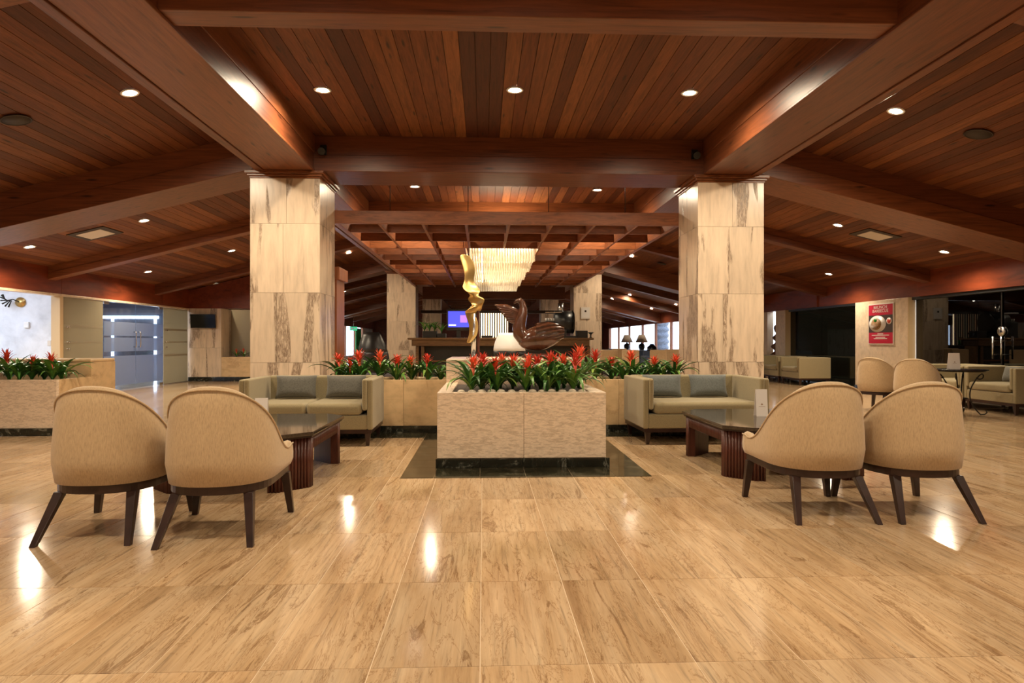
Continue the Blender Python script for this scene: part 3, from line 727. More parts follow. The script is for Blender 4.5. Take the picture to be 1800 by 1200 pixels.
def bromeliad(x, y, z, label, group, sc=1.0, flower=True, nl=20, pot=False):
    t = tag(empty('bromeliad', (x, y, z), rp.uniform(0, 6.28)), label, 'plant', group); t.scale = (sc,)*3
    for k in range(nl):
        a = k*2.399+rp.uniform(-.2, .2); u = k/nl
        me = leaf_lib[[4, 2, 1, 1, 0, 3][min(5, int(u*6))]]
        o = link('leaf', me, t, loc=(0, 0, .012+.02*u)); o.rotation_euler = (0, rp.uniform(-.15, .12), a); s_ = rp.uniform(.82, 1.12)*(1 if u < .8 else .8); o.scale = (s_,)*3
    if flower:
        o = link('flower', flower_lib[rp.randrange(4)], t); o.rotation_euler = (rp.uniform(-.08, .08), rp.uniform(-.08, .08), rp.uniform(0, 6)); fs = rp.uniform(1.35, 1.7); o.scale = (fs, fs, rp.uniform(.95, 1.08))
    if pot: MB().lathe([(.045, -.05), (.06, .02), (.052, .02), (.045, .0)], 16).build('pot_rim', M['black'], t)
    return t
# ================================================================= CENTRE PLANTER
PZ = .672
t = tag(empty('stone_planter', ((PX0+PX1)/2, PY0, 0)), 'large travertine planter box filled with red bromeliads', 'planter')
ox = (PX0+PX1)/2; PD = PYB-PY0; hw = (PX1-PX0)/2; zpl = .085
xm = .362-ox
for a, b in ((-hw, xm), (xm, hw)): box('front_panel', M['planter'], a+.001, b-.001, 0, .05, zpl, PZ, t, .004)
for sx in (-1, 1):
    a, b = sorted((sx*hw, sx*(hw-.13))); box('side_panel', M['planter'], a, b, .051, PD, zpl, PZ, t, .004)
box('front_rim', M['planter'], -hw+.131, hw-.131, .051, .10, zpl, PZ, t)
box('soil', M['soil'], -hw+.13, hw-.13, .10, PD, zpl, PZ-.02, t)
xp = [-hw-.012]+[v-ox for v in (-.03, .355, .745)]+[hw+.03]
for a, b in zip(xp[:-1], xp[1:]): box('plinth_tile', M['black_marble'], a+.001, b-.001, -.02, .06, .004, zpl, t, .002)
for sx in (-1, 1):
    a, b = sorted((sx*(hw+.012), sx*(hw-.04)))
    for k in range(4): box('plinth_tile', M['black_marble'], a, b, .061+k*.36, .061+(k+1)*.36-.002, .004, zpl, t)
# raised block behind (pedestal) and low walls to the columns
BZ = .935
t = tag(empty('stone_pedestal', (ox, PYB, 0)), 'raised travertine pedestal block behind the centre planter', 'pedestal')
box('block', M['planter'], -hw, hw, 0, 1.15, zpl, BZ-.04, t, .004); box('cap_slab', M['planter'], -hw, hw, 0, 1.15, BZ-.04, BZ, t, .012, 3)
box('plinth', M['black_marble'], -hw-.01, hw+.01, .0, 1.16, .004, zpl, t)
WZT = .657; WY0, WY1 = 8.47, 9.15
for sg, lb in ((-1, 'low swirled travertine planter wall behind the sofa with dark grey pillows'), (1, 'low swirled travertine planter wall behind the sofa with blue-grey pillows')):
    xa = PX0 if sg < 0 else PX1; xb = AX+sg*3.05
    t = tag(empty('planter_wall', ((xa+xb)/2, WY0, 0)), lb, 'planter'); L = abs(xb-xa)/2-.012
    n = 4
    for k in range(n):
        a = -L+2*L*k/n; b = -L+2*L*(k+1)/n
        box('front_panel', M['swirl'], a+.001, b-.001, 0, .05, .09, WZT, t, .003)
        box('plinth_tile', M['black_marble'], a+.001, b-.001, -.015, .05, .004, .09, t)
    box('back_panel', M['swirl'], -L, L, .62, .67, 0, WZT, t, .003); box('soil', M['soil'], -L, L, .05, .62, .1, WZT-.06, t)
    box('end_panel', M['swirl'], -L if sg > 0 else L-.05, -L+.05 if sg > 0 else L, .051, .619, .09, WZT, t)
# plants in the centre planter: (px of flower, depth y, scale)
cen = 'red bromeliads in the centre planter'
for px_, yy, sc, fl_ in ((829, 6.38, 1.0, 1), (846, 6.55, .95, 1), (868, 6.45, 1.0, 1), (880, 6.9, 1.05, 1), (874, 6.40, .8, 0), (901, 6.8, 1.0, 1), (924, 6.38, 1.0, 1), (930, 6.75, .95, 1), (950, 6.6, 1.0, 1), (963, 6.35, .95, 0),
                        (963, 6.6, 1.0, 1), (972, 6.95, 1.1, 1), (991, 6.85, 1.15, 1), (1007, 6.4, 1.05, 1), (1017, 6.9, 1.12, 1), (980, 6.45, .9, 0), (850, 6.9, 1.0, 1), (905, 7.2, 1.0, 0), (960, 7.25, 1.0, 0), (1010, 7.3, 1.0, 0)):
    p = WY(px_, 650, yy); bromeliad(p.x, yy, PZ-.03, 'red flowering bromeliad with arching green leaves in the centre planter' if fl_ else 'leafy green bromeliad without a flower in the centre planter', cen if fl_ else 'flowerless bromeliads in the centre planter', sc, bool(fl_))
rq = random.Random(9)
for k in range(13):
    x = PX0+.21+k*.093+rq.uniform(-.006, .006); y = PY0+.16+rq.uniform(-.005, .03)
    o = MB().ell((0, 0, 0), (rq.uniform(.034, .042), rq.uniform(.026, .034), rq.uniform(.02, .026)), 12, 7).build('pebble', M['pebble'], None, loc=(x, y, PZ-.004), rz=rq.uniform(-.25, .25))
    tag(o, 'smooth pale pebble along the front edge of the centre planter', 'pebble', 'pebbles in the centre planter')
gl = 'red bromeliads behind the sofa with dark grey pillows'; gr = 'red bromeliads behind the sofa with blue-grey pillows'
for px_, yy, sc in ((598, 8.85, 1.0), (635, 8.75, 1.12), (668, 8.8, 1.15), (697, 8.7, 1.0), (724, 8.85, 1.0), (752, 8.75, 1.05), (617, 8.75, .9), (775, 8.8, .8)):
    p = WY(px_, 640, yy); bromeliad(p.x, yy, WZT-.06, 'red bromeliad in the planter wall behind the sofa with dark grey pillows', gl, sc, sc > .85)
for px_, yy, sc in ((1046, 8.75, 1.1), (1075, 8.85, 1.0), (1111, 8.8, 1.1), (1150, 8.85, 1.0), (1186, 8.75, 1.05), (1095, 8.7, .85), (1130, 8.7, .85), (1165, 8.72, .8)):
    p = WY(px_, 640, yy); bromeliad(p.x, yy, WZT-.06, 'red bromeliad in the planter wall behind the sofa with blue-grey pillows', gr, sc, sc > .9)
# planter at the far left
t = tag(empty('stone_planter', (-6.6, 8.40, 0)), 'travertine planter box in front of the white side room', 'planter')
ex = 1.49
for k in range(3):
    a = -1.4+k*(ex+1.4)/3; box('front_panel', M['planter'], a+.001, a+(ex+1.4)/3-.001, 0, .05, .09, PZ, t, .004)
    for q in range(3): box('plinth_tile', M['black_marble'], a+q*.32+.001, a+(q+1)*.32-.001, -.02, .05, .004, .09, t)
box('side_panel', M['swirl'], ex-.07, ex, .051, .72, .09, PZ, t, .004); box('side_plinth', M['black_marble'], ex-.07, ex+.015, .051, 1.3, .004, .09, t)
box('soil', M['soil'], -1.4, ex-.07, .05, .72, .09, PZ-.05, t)
box('raised_block', M['swirl'], -1.4, ex, .72, 1.3, .09, .86, t); box('cap_slab', M['swirl'], -1.4, ex, .72, 1.3, .86, .90, t, .015, 3)
for x0 in (-.6, -1.0, -1.4):
    pass
for px_, yy, sc, fl_ in ((16, 8.7, 1.05, 1), (56, 8.68, 1.0, 1), (92, 8.65, .95, 1), (78, 8.75, 1.0, 0), (34, 8.62, 1.0, 0), (108, 8.7, 1.0, 0), (-30, 8.7, 1.0, 1)):
    p = WY(px_, 640, yy); bromeliad(p.x, yy, PZ-.05, 'red bromeliad in the planter in front of the white side room' if fl_ else 'flowerless bromeliad in the planter in front of the white side room', 'bromeliads in front of the white side room', sc, bool(fl_))
for px_ in (416, 429):
    p = WY(px_, 620, CY+.45); bromeliad(p.x, CY+.45, nz0-.04, 'small red bromeliad in the wall niche', 'bromeliads in the wall niche', .7, True, 12)
# ================================================================= SCULPTURES ON THE PEDESTAL
SY = 7.95
def spx(px_, py): return WY(px_, py, SY)
p0 = spx(833, 629)
t = tag(empty('bronze_sculpture', (p0.x, SY, BZ)), 'tall twisted bronze ribbon sculpture on a steel post', 'sculpture')
st = [(809, 822, 446, .0, .02), (811, 829, 455, -.02, .03), (815, 834, 467, -.03, .04), (818, 834.5, 479, -.03, .05), (819, 831.5, 490, -.02, .05), (817, 834, 499, -.04, .06), (815, 843, 507, -.07, .07), (822, 843, 513, -.06, .03),
      (830, 838, 519, -.01, .02), (822, 848, 524, .05, -.05), (826, 850, 529, .07, -.06), (831, 846, 535, .05, -.04), (829, 846, 541, -.05, .06), (822, 845, 546, -.07, .06), (819, 836, 548, -.05, .03), (820, 834, 553, -.04, .02), (822, 837.5, 560, -.02, .02), (825, 839.5, 568, 0, .02),
      (826, 840, 577, .01, .01), (825.5, 838.5, 586, .02, .0), (823, 834, 595, .02, 0), (819, 826, 603.5, .02, .01)]
rs = []
for xl, xr, yy, da, db in st:
    a = spx(xl, yy)-Vector((p0.x, SY, BZ)); b = spx(xr, yy)-Vector((p0.x, SY, BZ)); a.y = da; b.y = db; g_ = (b-a)*.22; a -= g_; b += g_
    m_ = (a+b)/2; wv = b-a; nrm = Vector((-wv.y, wv.x, 0)); nrm = nrm.normalized() if nrm.length > 1e-4 else Vector((0, 1, 0)); th = .011
    rs.append([a, (a*.7+b*.3)-nrm*(th-.02), m_-nrm*(th-.025), (a*.3+b*.7)-nrm*(th-.02), b, (a*.3+b*.7)+nrm*(th+.02), m_+nrm*(th+.025), (a*.7+b*.3)+nrm*(th+.02)])
o = MB().rings(rs).build('ribbon', M['brass'], t); ss = o.modifiers.new('sub', 'SUBSURF'); ss.levels = ss.render_levels = 2
MB().tube([(0.0, .05, 0), (0.0, .05, .52)], .032, 16).build('post', M['steel'], t); MB().tube([(.05, .05, 0), (.05, .05, .55)], .018, 10).build('post', M['tablewood'], t)
MB().lathe([(.09, 0), (.09, .012), (.001, .014)], 24, (0, .05, 0)).build('base_plate', M['steel'], t)
# carved bird
BY = 8.1; sc_ = BY/F*1.0
def b2(px_, py, dy=0): q = WY(px_, py, BY); return Vector((q.x, BY+dy, q.z))
orig = Vector((WY(945, 617, BY).x, BY, BZ))
t = tag(empty('carved_swan', orig), 'glossy dark wooden carved swan with feathered wings on the pedestal', 'sculpture')
def L2(px_, py, dy=0): return b2(px_, py, dy)-orig
zb = L2(945, 617).z
body = [(912, 602, .02, .02), (917, 600, .07, .09), (926, 597, .12, .13), (938, 595, .145, .15), (950, 594, .15, .155), (962, 593, .13, .14), (973, 592, .10, .115), (983, 591, .06, .08), (990, 590, .02, .03)]
rs = []
for x, y, rz_, ry_ in body:
    c = L2(x, y); rs.append([(c.x, ry_*math.cos(a), max(.045, c.z+rz_*math.sin(a))) for a in [2*math.pi*j/18 for j in range(18)]])
MB().rings(rs).build('body', M['swan'], t)
for sy in (-1, 1):
    rs = []
    for i in range(25):
        u = i/24; row = []
        for j in range(19):
            v = j/18; g = .016*math.sin(v*34+u*9)
            top = L2(942+48*u, 568-3*math.sin(u*3.1)+6*u*u); bot = L2(938+52*u, 604-9*u**2)
            c = top.lerp(bot, v); row.append((c.x, sy*(.05+.125*math.sin(math.pi*(.18+.75*v))*(1-.45*u)+g), c.z))
        rs.append(row)
    inner = [[(q[0], q[1]-sy*.03, q[2]) for q in r] for r in rs]
    mb = MB().rings(rs, False, False); mb.rings(inner, False, False); mb.build('wing', M['swan'], t)
npts = [(934, 600, .085), (921, 595, .088), (914, 586, .085), (912, 575, .08), (914, 563, .075), (918, 552, .062), (920, 542, .047), (918, 533, .04), (914, 528, .036), (908, 529, .022), (903, 533, .008)]
MB().tube([L2(a, b) for a, b, r in npts], [r for a, b, r in npts], 16).build('neck', M['swan'], t)
for k in range(14):
    u = k/13; tip = L2(870+u*24, 535+u*30, (-.05 if k % 2 else .05)); ro = L2(913, 550+u*20)
    mid = ro.lerp(tip, .55)+Vector((0, 0, .02)); MB().tube([ro, mid, tip], [.034, .034, .008], 8).build('crest_feather', M['swan'], t)
MB().lathe([(.19, 0), (.19, .03), (.12, .05), (.001, .05)], 28, (0, 0, 0)).build('base', M['tablewood'], t)
# ================================================================= BARREL CHAIRS
def barrel_chair(label, group):
    t = tag(empty('barrel_chair'), label, 'chair', group)
    a, bk, yc, yf = .298, .342, -.03, .36
    plan = []
    NA = 22; NS = 8
    for k in range(NS): plan.append((a, yf+(yc-yf)*k/NS, 1, 0))
    for k in range(NA+1):
        q = math.pi*k/NA; e = .86
        x = a*math.copysign(abs(math.cos(q))**e, math.cos(q)); y = yc-bk*abs(math.sin(q))**e
        nx, ny = math.cos(q)/a, -math.sin(q)/bk; nl = math.hypot(nx, ny); plan.append((x, y, nx/nl, ny/nl))
    for k in range(NS-1, -1, -1): plan.append((-a, yf+(yc-yf)*k/NS, -1, 0))
    ln = [0]
    for p, q in zip(plan[:-1], plan[1:]): ln.append(ln[-1]+math.hypot(q[0]-p[0], q[1]-p[1]))
    tot = ln[-1]; rs = []; pipe = []; zb_ = .318
    for (x, y, nx, ny), l_ in zip(plan, ln):
        s_ = abs(l_/tot-.5)*2
        Ht = .462+.415*(.5+.5*math.cos(math.pi*min(1, s_/.87)**1.18)) + (.012 if s_ > .93 else 0)
        th = .075
        def P(ins, z):
            lean = .012-.035*max(0, (z-zb_)/.55-.2)**1.6*(1-.3*s_) - .012*max(0, 1-(z-zb_)/.08)**2
            return (x+nx*(lean-ins), y+ny*(lean-ins), z)
        hgt = Ht-zb_
        rs.append([P(0, zb_), P(-.006, zb_+hgt*.25), P(-.004, zb_+hgt*.5), P(0, zb_+hgt*.78), P(.004, Ht-.022), P(.014, Ht-.008), P(.034, Ht), P(.058, Ht-.010), P(th, Ht-.032), P(th+.01, zb_+hgt*.6), P(th+.012, .40), P(th+.012, zb_)])
        pipe.append(P(-.001, Ht-.018))
    MB().rings(rs, True, True).build('shell', M['chairfab'], t)
    MB().tube(pipe, .0055, 6).build('piping', M['chairfab'], t)
    MB().tube([(p[0]+p[2]*-.018, p[1]+p[3]*-.018, zb_+.004) for p in plan], .006, 6).build('piping', M['chairfab'], t)
    inner = [(p[0]-p[2]*.088, p[1]-p[3]*.088) for p in plan]; inner[0] = (inner[0][0], yf-.005); inner[-1] = (inner[-1][0], yf-.005)
    MB().prism(inner, .322, .465).build('seat_cushion', M['chairfab'], t, .03, 3)
    rim = [(p[0]-p[2]*.014, p[1]-p[3]*.014) for p in plan]
    MB().prism(rim, .268, .317).build('seat_rail', M['darkwood'], t, .003)
    def leg(x0, y0, x1, y1, w0, w1):
        MB().hexa([(x1-w1, y1-w1, 0), (x1+w1, y1-w1, 0), (x1+w1, y1+w1, 0), (x1-w1, y1+w1, 0)], [(x0-w0, y0-w0, .27), (x0+w0, y0-w0, .27), (x0+w0, y0+w0, .27), (x0-w0, y0+w0, .27)]).build('leg', M['darkwood'], t, .003)
    for sx in (-1, 1):
        leg(sx*.20, -.265, sx*.252, -.435, .027, .017); leg(sx*.272, .318, sx*.305, .335, .027, .018)
    return t
ch = barrel_chair('', '')
def put(o, x, y, rz, lb, gp): o.location = (x, y, 0); o.rotation_euler.z = rz; o['label'] = lb; o['group'] = gp
gA = 'barrel chairs at the coffee tables'
put(ch, -1.56, 4.235, .06, 'beige barrel chair before the sofa with dark grey pillows, beside the aisle', gA)
for x, y, rz, lb, gp in ((-2.235, 4.30, .03, 'beige barrel chair before the sofa with dark grey pillows, away from the aisle', gA),
                     (2.20, 4.56, -.02, 'beige barrel chair before the sofa with blue-grey pillows, beside the aisle', gA),
                     (2.855, 4.55, -.03, 'beige barrel chair before the sofa with blue-grey pillows, away from the aisle', gA),
                     (6.55, 11.0, -1.0, 'beige barrel chair beside the iron table, in front of the poster pillar', 'barrel chairs at the iron table'),
                     (6.62, 10.15, -.75, 'beige barrel chair beside the iron table, overlapping the dark glass wall', 'barrel chairs at the iron table')):
    put(copy_tree(ch), x, y, rz, lb, gp)
# ================================================================= SOFAS
def cushion(w_, d, h, name, mat, parent, loc, rot=(0, 0, 0), pinch=.0, n=14):
    mb = MB(); rs = []
    for i in range(n+1):
        u = -1+2*i/n; ring = []
        for sgn, order in ((1, range(n+1)), (-1, range(n, -1, -1))):
            for j in order:
                v = -1+2*j/n
                if sgn < 0 and j in (0, n): continue
                k = (max(0, 1-abs(u)**4)*max(0, 1-abs(v)**4))**.5
                px_ = u*w_/2*(1-pinch*(1-v*v)*abs(u)); py_ = v*d/2*(1-pinch*(1-u*u)*abs(v))
                ring.append((px_, py_, sgn*h/2*k))
        rs.append(ring)
    mb.rings(rs, True, False); o = mb.build(name, mat, parent, loc=loc); o.rotation_euler = rot; return o
def sofa(label, W=1.42, D=.93, Ht=.725, ncush=2, group=None, pillows=()):
    t = tag(empty('sofa'), label, 'sofa', group); h = W/2; at = .115; z0 = .175
    f = M['sofafab']
    for sx in (-1, 1):
        a, b = sorted((sx*h, sx*(h-at*.55))); box('arm_outer_panel', f, a, b, -D/2+.012, D/2, z0, Ht-.004, t, .02, 3)
        a, b = sorted((sx*(h-at*.5), sx*(h-at))); box('armrest', f, a, b, -D/2, D/2-.13, z0+.21, Ht, t, .022, 3)
        for yy in (-D/2+.07, D/2-.07):
            x1 = sx*(h-.06); MB().hexa([(x1-.016, yy-.016, 0), (x1+.016, yy-.016, 0), (x1+.016, yy+.016, 0), (x1-.016, yy+.016, 0)], [(x1-.03, yy-.03, .14), (x1+.03, yy-.03, .14), (x1+.03, yy+.03, .14), (x1-.03, yy+.03, .14)]).build('leg', M['darkwood'], t)
    box('backrest', f, -h+at*.6, h-at*.6, D/2-.14, D/2, z0, Ht, t, .025, 3)
    box('seat_base', f, -h+at*.5, h-at*.5, -D/2+.02, D/2-.14, z0, .335, t, .02, 3)
    box('base_rail', M['darkwood'], -h+.015, h-.015, -D/2+.03, D/2-.01, .135, z0, t)
    iw = W-2*at; cw = iw/ncush
    for k in range(ncush):
        a = -iw/2+k*cw; box('seat_cushion', f, a+.004, a+cw-.004, -D/2-.005, D/2-.145, .337, .465, t, .045, 4)
    return t
sL = sofa('olive two cushion sofa with two dark grey pillows before the planter wall'); sL.location = (-1.91, 7.86, 0); sL.rotation_euler.z = .012
sR = sofa('olive sofa with one long seat cushion and two blue-grey pillows', ncush=1); sR.location = (2.44, 7.86, 0); sR.rotation_euler.z = .03
for x, y, rz, lb in ((-2.17, 8.02, .08, 'creased dark grey pillow on the two cushion sofa, near its outer arm'), (-1.60, 8.02, -.03, 'creased dark grey pillow on the two cushion sofa, near the planter side arm')):
    o = cushion(.46, .27, .15, 'throw_pillow', M['pillow'], None, (x, y, .605), (math.radians(76), 0, rz), .06); tag(o, lb, 'pillow', 'pillows on the two cushion sofa')
M['pillow2'] = fabric('blue_grey_pillow_cloth', (.115, .125, .12), (70, 70, 160), .35, .6)
for x, y, rz, lb in ((2.12, 8.03, -.05, 'blue-grey pillow beside the planter side arm of the single cushion sofa'), (2.68, 8.05, .03, 'blue-grey pillow in the middle of the single cushion sofa')):
    o = cushion(.46, .27, .15, 'throw_pillow', M['pillow2'], None, (x, y, .605), (math.radians(76), 0, rz), .06); tag(o, lb, 'pillow', 'pillows on the single cushion sofa')
aW = sofa('olive armchair against the dark glass wall with a grey pillow, beside the iron table', 1.12, .85, .72, 1, 'olive armchairs along the dark glass wall')
aW.location = (8.50, 10.62, 0); aW.rotation_euler.z = -math.pi/2
for y, lb in ((11.78, 'olive armchair against the dark glass wall, behind the beige barrel chairs'), (17.75, 'olive armchair showing its plain side, beside the poster pillar'), (19.0, 'olive armchair against the dark glass, second from the poster pillar'), (20.35, 'olive armchair before the carved statue')):
    o = copy_tree(aW); o.location = (8.50, y, 0); o['label'] = lb
o = cushion(.40, .26, .14, 'throw_pillow', M['pillow'], None, (8.62, 10.76, .60), (math.radians(74), 0, -math.pi/2), .06); tag(o, 'dark grey pillow on the olive armchair beside the iron table', 'pillow')
# ================================================================= COFFEE TABLES
def coffee_table(label):
    t = tag(empty('coffee_table'), label, 'table'); W, L, C = 1.22, 1.50, .19; w2, l2 = W/2, L/2
    octo = lambda e: [(-w2-e+C, -l2-e), (w2+e-C, -l2-e), (w2+e, -l2-e+C), (w2+e, l2+e-C), (w2+e-C, l2+e), (-w2-e+C, l2+e), (-w2-e, l2+e-C), (-w2-e, -l2-e+C)]
    MB().prism(octo(.02), .405, .435).build('table_top', M['tabletop'], t, .006)
    MB().prism(octo(.005), .39, .405).build('edge_moulding', M['darkwood'], t, .003)
    MB().prism(octo(-.02), .292, .39).build('apron', M['tablewood'], t)
    rib = MB().lathe([(.011, 0), (.011, .098)], 6).mesh('apron_rib', M['tablewood']); ribl = MB().lathe([(.0125, 0), (.0125, .39)], 6).mesh('leg_rib', M['tablewood'])
    po = octo(-.018)
    for sx in (-1, 1):
        for sy in (-1, 1):
            q = .075; A = (sx*(w2-.02), sy*(l2-.02-C-q)); B = (sx*(w2-.02), sy*(l2-.02-C)); Cc = (sx*(w2-.02-C), sy*(l2-.02)); D_ = (sx*(w2-.02-C-q), sy*(l2-.02))
            poly = [A, B, Cc, D_, (D_[0], D_[1]-sy*.05), (sx*(w2-.08), A[1])]
            if sx*sy < 0: poly = poly[::-1]
            lg = MB().prism(poly, 0, .30).build('leg', M['tablewood'], t)
            for P_, Q_ in ((A, B), (B, Cc), (Cc, D_)):
                d = math.hypot(Q_[0]-P_[0], Q_[1]-P_[1]); n = max(2, round(d/.027))
                for k in range(n):
                    u = (k+.5)/n; link('leg_rib', ribl, lg, loc=(P_[0]+(Q_[0]-P_[0])*u, P_[1]+(Q_[1]-P_[1])*u, 0))
    for sx in (-1, 1):
        n = 34
        for k in range(n): link('apron_rib', rib, t, loc=(sx*(w2-.02), -l2+.30+k*(L-.6)/(n-1), .292))
    for k in range(26): link('apron_rib', rib, t, loc=(-w2+.30+k*(W-.6)/25, -l2+.02, .292))
    return t
tb = coffee_table('dark octagonal coffee table with ribbed legs before the sofa with dark grey pillows'); tb.location = (-1.94, 5.90, 0)
tb2 = copy_tree(tb); tb2.location = (2.61, 6.17, 0); tb2['label'] = 'dark octagonal coffee table with ribbed legs before the sofa with blue-grey pillows'
def card(x, y, z, rz, label, w_=.10, h=.24, mk=True):
    t = tag(empty('tent_card', (x, y, z), rz), label, 'card')
    mb = MB(); mb.hexa([(-w_/2, -.03, 0), (w_/2, -.03, 0), (w_/2, -.028, 0), (-w_/2, -.028, 0)], [(-w_/2, -.006, h), (w_/2, -.006, h), (w_/2, -.004, h), (-w_/2, -.004, h)])
    mb.hexa([(-w_/2, .05, 0), (w_/2, .05, 0), (w_/2, .052, 0), (-w_/2, .052, 0)], [(-w_/2, .004, h), (w_/2, .004, h), (w_/2, .006, h), (-w_/2, .006, h)]); mb.build('folded_sheet', M['card'], t)
    if mk:
        MB().add([(-.012, -.0205, .104), (.012, -.0205, .104), (0, -.0175, .128)], [(0, 1, 2)]).build('printed_emblem', M['cardgold'], t)
        MB().add([(-.03, -.0222, .088), (.03, -.0222, .088), (.03, -.0218, .092), (-.03, -.0218, .092)], [(0, 1, 2, 3)]).build('printed_line', M['cardgold'], t)
p = WZ(462, 755, .437); card(-1.80, 5.62, .436, .1, 'white tent card on the coffee table before the sofa with dark grey pillows', .10, .235)
p = WZ(1338, 731, .437); card(p.x, p.y, .436, -.05, 'white tent card on the coffee table before the sofa with blue-grey pillows', .105, .25)
# ================================================================= IRON TABLES
def iron_table(label, R=.38, h=.70):
    t = tag(empty('iron_table'), label, 'table')
    MB().lathe([(.001, h-.02), (R, h-.02), (R, h-.005), (R-.01, h), (.001, h)], 40).build('glass_top', M['tvblack'], t)
    MB().lathe([(R-.06, h-.035), (R-.04, h-.035), (R-.04, h-.02), (R-.06, h-.02)], 36, hole=True).build('ring', M['iron'], t)
    pts = []
    for k in range(26):
        u = k/25
        if u < .25: a = -2.6+u/.25*3.6; c = (.26, h-.10); r = .05; pts.append((c[0]+r*math.cos(a), c[1]+r*math.sin(a)))
        else:
            v = (u-.25)/.75; pts.append((.27-.17*math.sin(v*math.pi*.8)+.10*v*v, h-.07-(h-.08)*v))
    pts += [(.33, .02), (.355, .05), (.34, .075)]
    for k in range(4):
        a = math.pi/4+k*math.pi/2; MB().tube([(x*math.cos(a), x*math.sin(a), z) for x, z in pts], .010, 7).build('scroll_leg', M['iron'], t)
    MB().lathe([(.10, .24), (.115, .24), (.115, .255), (.10, .255)], 24, hole=True).build('stretcher_ring', M['iron'], t)
    return t
it = iron_table('round wrought iron table with a tent card, beside the dark glass wall'); it.location = (7.42, 10.35, 0)
it2 = copy_tree(it); it2.location = (7.55, 19.6, 0); it2['label'] = 'round wrought iron table between the olive armchairs by the statue'
card(7.28, 10.28, .702, -.1, 'white tent card on the round iron table', .16, .25)
# ================================================================= RIGHT WALL: poster and statue
pa = WX(1570, 540, XR-.115); pb = WX(1528, 601, XR-.115)
yc = (pa.y+pb.y)/2; pw = abs(pb.y-pa.y); z0 = pb.z-.03; ph = .88
t = tag(empty('framed_poster', (XR-.112, yc, z0), -math.pi/2), 'red framed food poster on the pale stone pier', 'poster')
box('frame', M['lightgrey'], -pw/2-.025, pw/2+.025, -.012, .0, -.025, ph+.025, t, .004); pa_ = lambda n, m, x0, x1, za, zb_, y=-.016: box(n, M[m], x0*pw, x1*pw, y, -.012, za*ph, zb_*ph, t)
pa_('red_header', 'posterred', -.5, .5, .73, 1); pa_('red_footer', 'posterred', -.5, .5, 0, .28); pa_('photo_print', 'posterdark', -.5, .5, .28, .73)
def disc(n, m, x, z, r, y, st=1.0): MB().lathe([(.001, 0), (r, 0), (r, .002), (.001, .002)], 32).xf(Matrix.Translation((x, y, z)) @ Matrix.Diagonal((st, 1, 1, 1)) @ Matrix.Rotation(math.pi/2, 4, 'X')).build(n, M[m], t)
disc('plate', 'oldwhite', -.12*pw, .505*ph, .215*ph, -.017, min(1.75, .36*pw/(.215*ph))); disc('food', 'food1', -.17*pw, .50*ph, .15*ph, -.020, 1.5); disc('garnish', 'green', -.2*pw, .60*ph, .05*ph, -.022, 1.3); disc('bowl', 'oldwhite', .36*pw, .57*ph, .085*ph, -.017, 1.3); disc('sauce', 'red', .36*pw, .57*ph, .06*ph, -.020, 1.3)
def text(s_, size, x, z, m, y=-.0185, ext=.0005):
    cu = bpy.data.curves.new('lettering', 'FONT'); cu.body = s_; cu.size = size; cu.align_x = 'CENTER'; cu.extrude = ext
    o = bpy.data.objects.new('lettering', cu); col.objects.link(o); o.parent = t; o.location = (x, y, z); o.rotation_euler = (math.pi/2, 0, 0); cu.materials.append(M[m]); me = bpy.data.meshes.new_from_object(o); loc = o.location.copy(); bpy.data.objects.remove(o); o = link('lettering', me, t, loc=loc); o.rotation_euler = (math.pi/2, 0, 0); return o
text('BRUNCH', .10, 0, .895*ph, 'oldwhite').scale.x = 1.3; text('BARBECUE', .10, 0, .80*ph, 'oldwhite').scale.x = 1.3
for z, a in ((.235, .12), (.20, .36), (.145, .2), (.11, .28)): pa_('printed_line', 'oldwhite', -a, a, z, z+.022, -.018)
# carved statue on a stand
t = tag(empty('carved_statue', (XR+.15, 21.22, 0)), 'dark carved wooden figure standing in the wall recess', 'statue')
box('stand', M['darkwood'], -.2, .2, -.2, .2, 0, .62, t, .01)
rs = []
for k in range(26):
    u = k/25; z = .62+u*.85; r = .13+.05*math.sin(u*19)+.03*math.sin(u*7+1)-.05*u; tw = u*3
    rs.append([(r*(1+.25*math.cos(2*a+tw))*math.cos(a)+.03*math.sin(u*9), r*(1+.2*math.sin(3*a))*math.sin(a), z) for a in [2*math.pi*j/14 for j in range(14)]])
MB().rings(rs).build('figure', M['swan'], t); MB().ell((.02, 0, 1.55), (.12, .11, .13), 14, 9).build('head', M['swan'], t)
# ================================================================= BAR
BRY = 20.3
t = tag(empty('bar_counter', (AX+.6, BRY, 0)), 'long wooden bar counter with a dark front and carved end brackets', 'bar counter')
xa, xb = WY(716, 600, BRY).x-AX-.6, WY(1044, 600, BRY).x-AX-.6
box('counter_top', M['barwood'], xa, xb, 0, .75, 1.18, 1.24, t, .015); box('apron', M['barwood'], xa+.12, xb-.12, .05, .7, 1.0, 1.18, t, .01)
box('dark_front', M['darkroom'], xa+.5, xb-.4, .35, .7, 0, 1.0, t); box('foot_rail', M['crown'], xa+.5, xb-.4, .22, .26, .52, .56, t)
for x in (xa+.28, xb-.3):
    for dx in (0, .16):
        MB().prism([(x+dx-.05, .1), (x+dx+.05, .1), (x+dx+.05, .6), (x+dx-.05, .6)], 0, 1.0).build('end_bracket', M['barwood'], t, .03, 3)
def on_bar(px_): return WY(px_, 600, BRY+.3).x
BT = 1.24
p = tag(empty('monitor', (on_bar(806), BRY+.3, BT)), 'monitor with a blue screen on the bar', 'monitor')
box('casing', M['black'], -.35, .35, -.03, .03, .22, .86, p, .01); box('screen', M['screen'], -.31, .31, -.034, -.031, .32, .80, p); box('graphic', M['screen2'], .05, .26, -.036, -.0345, .46, .68, p)
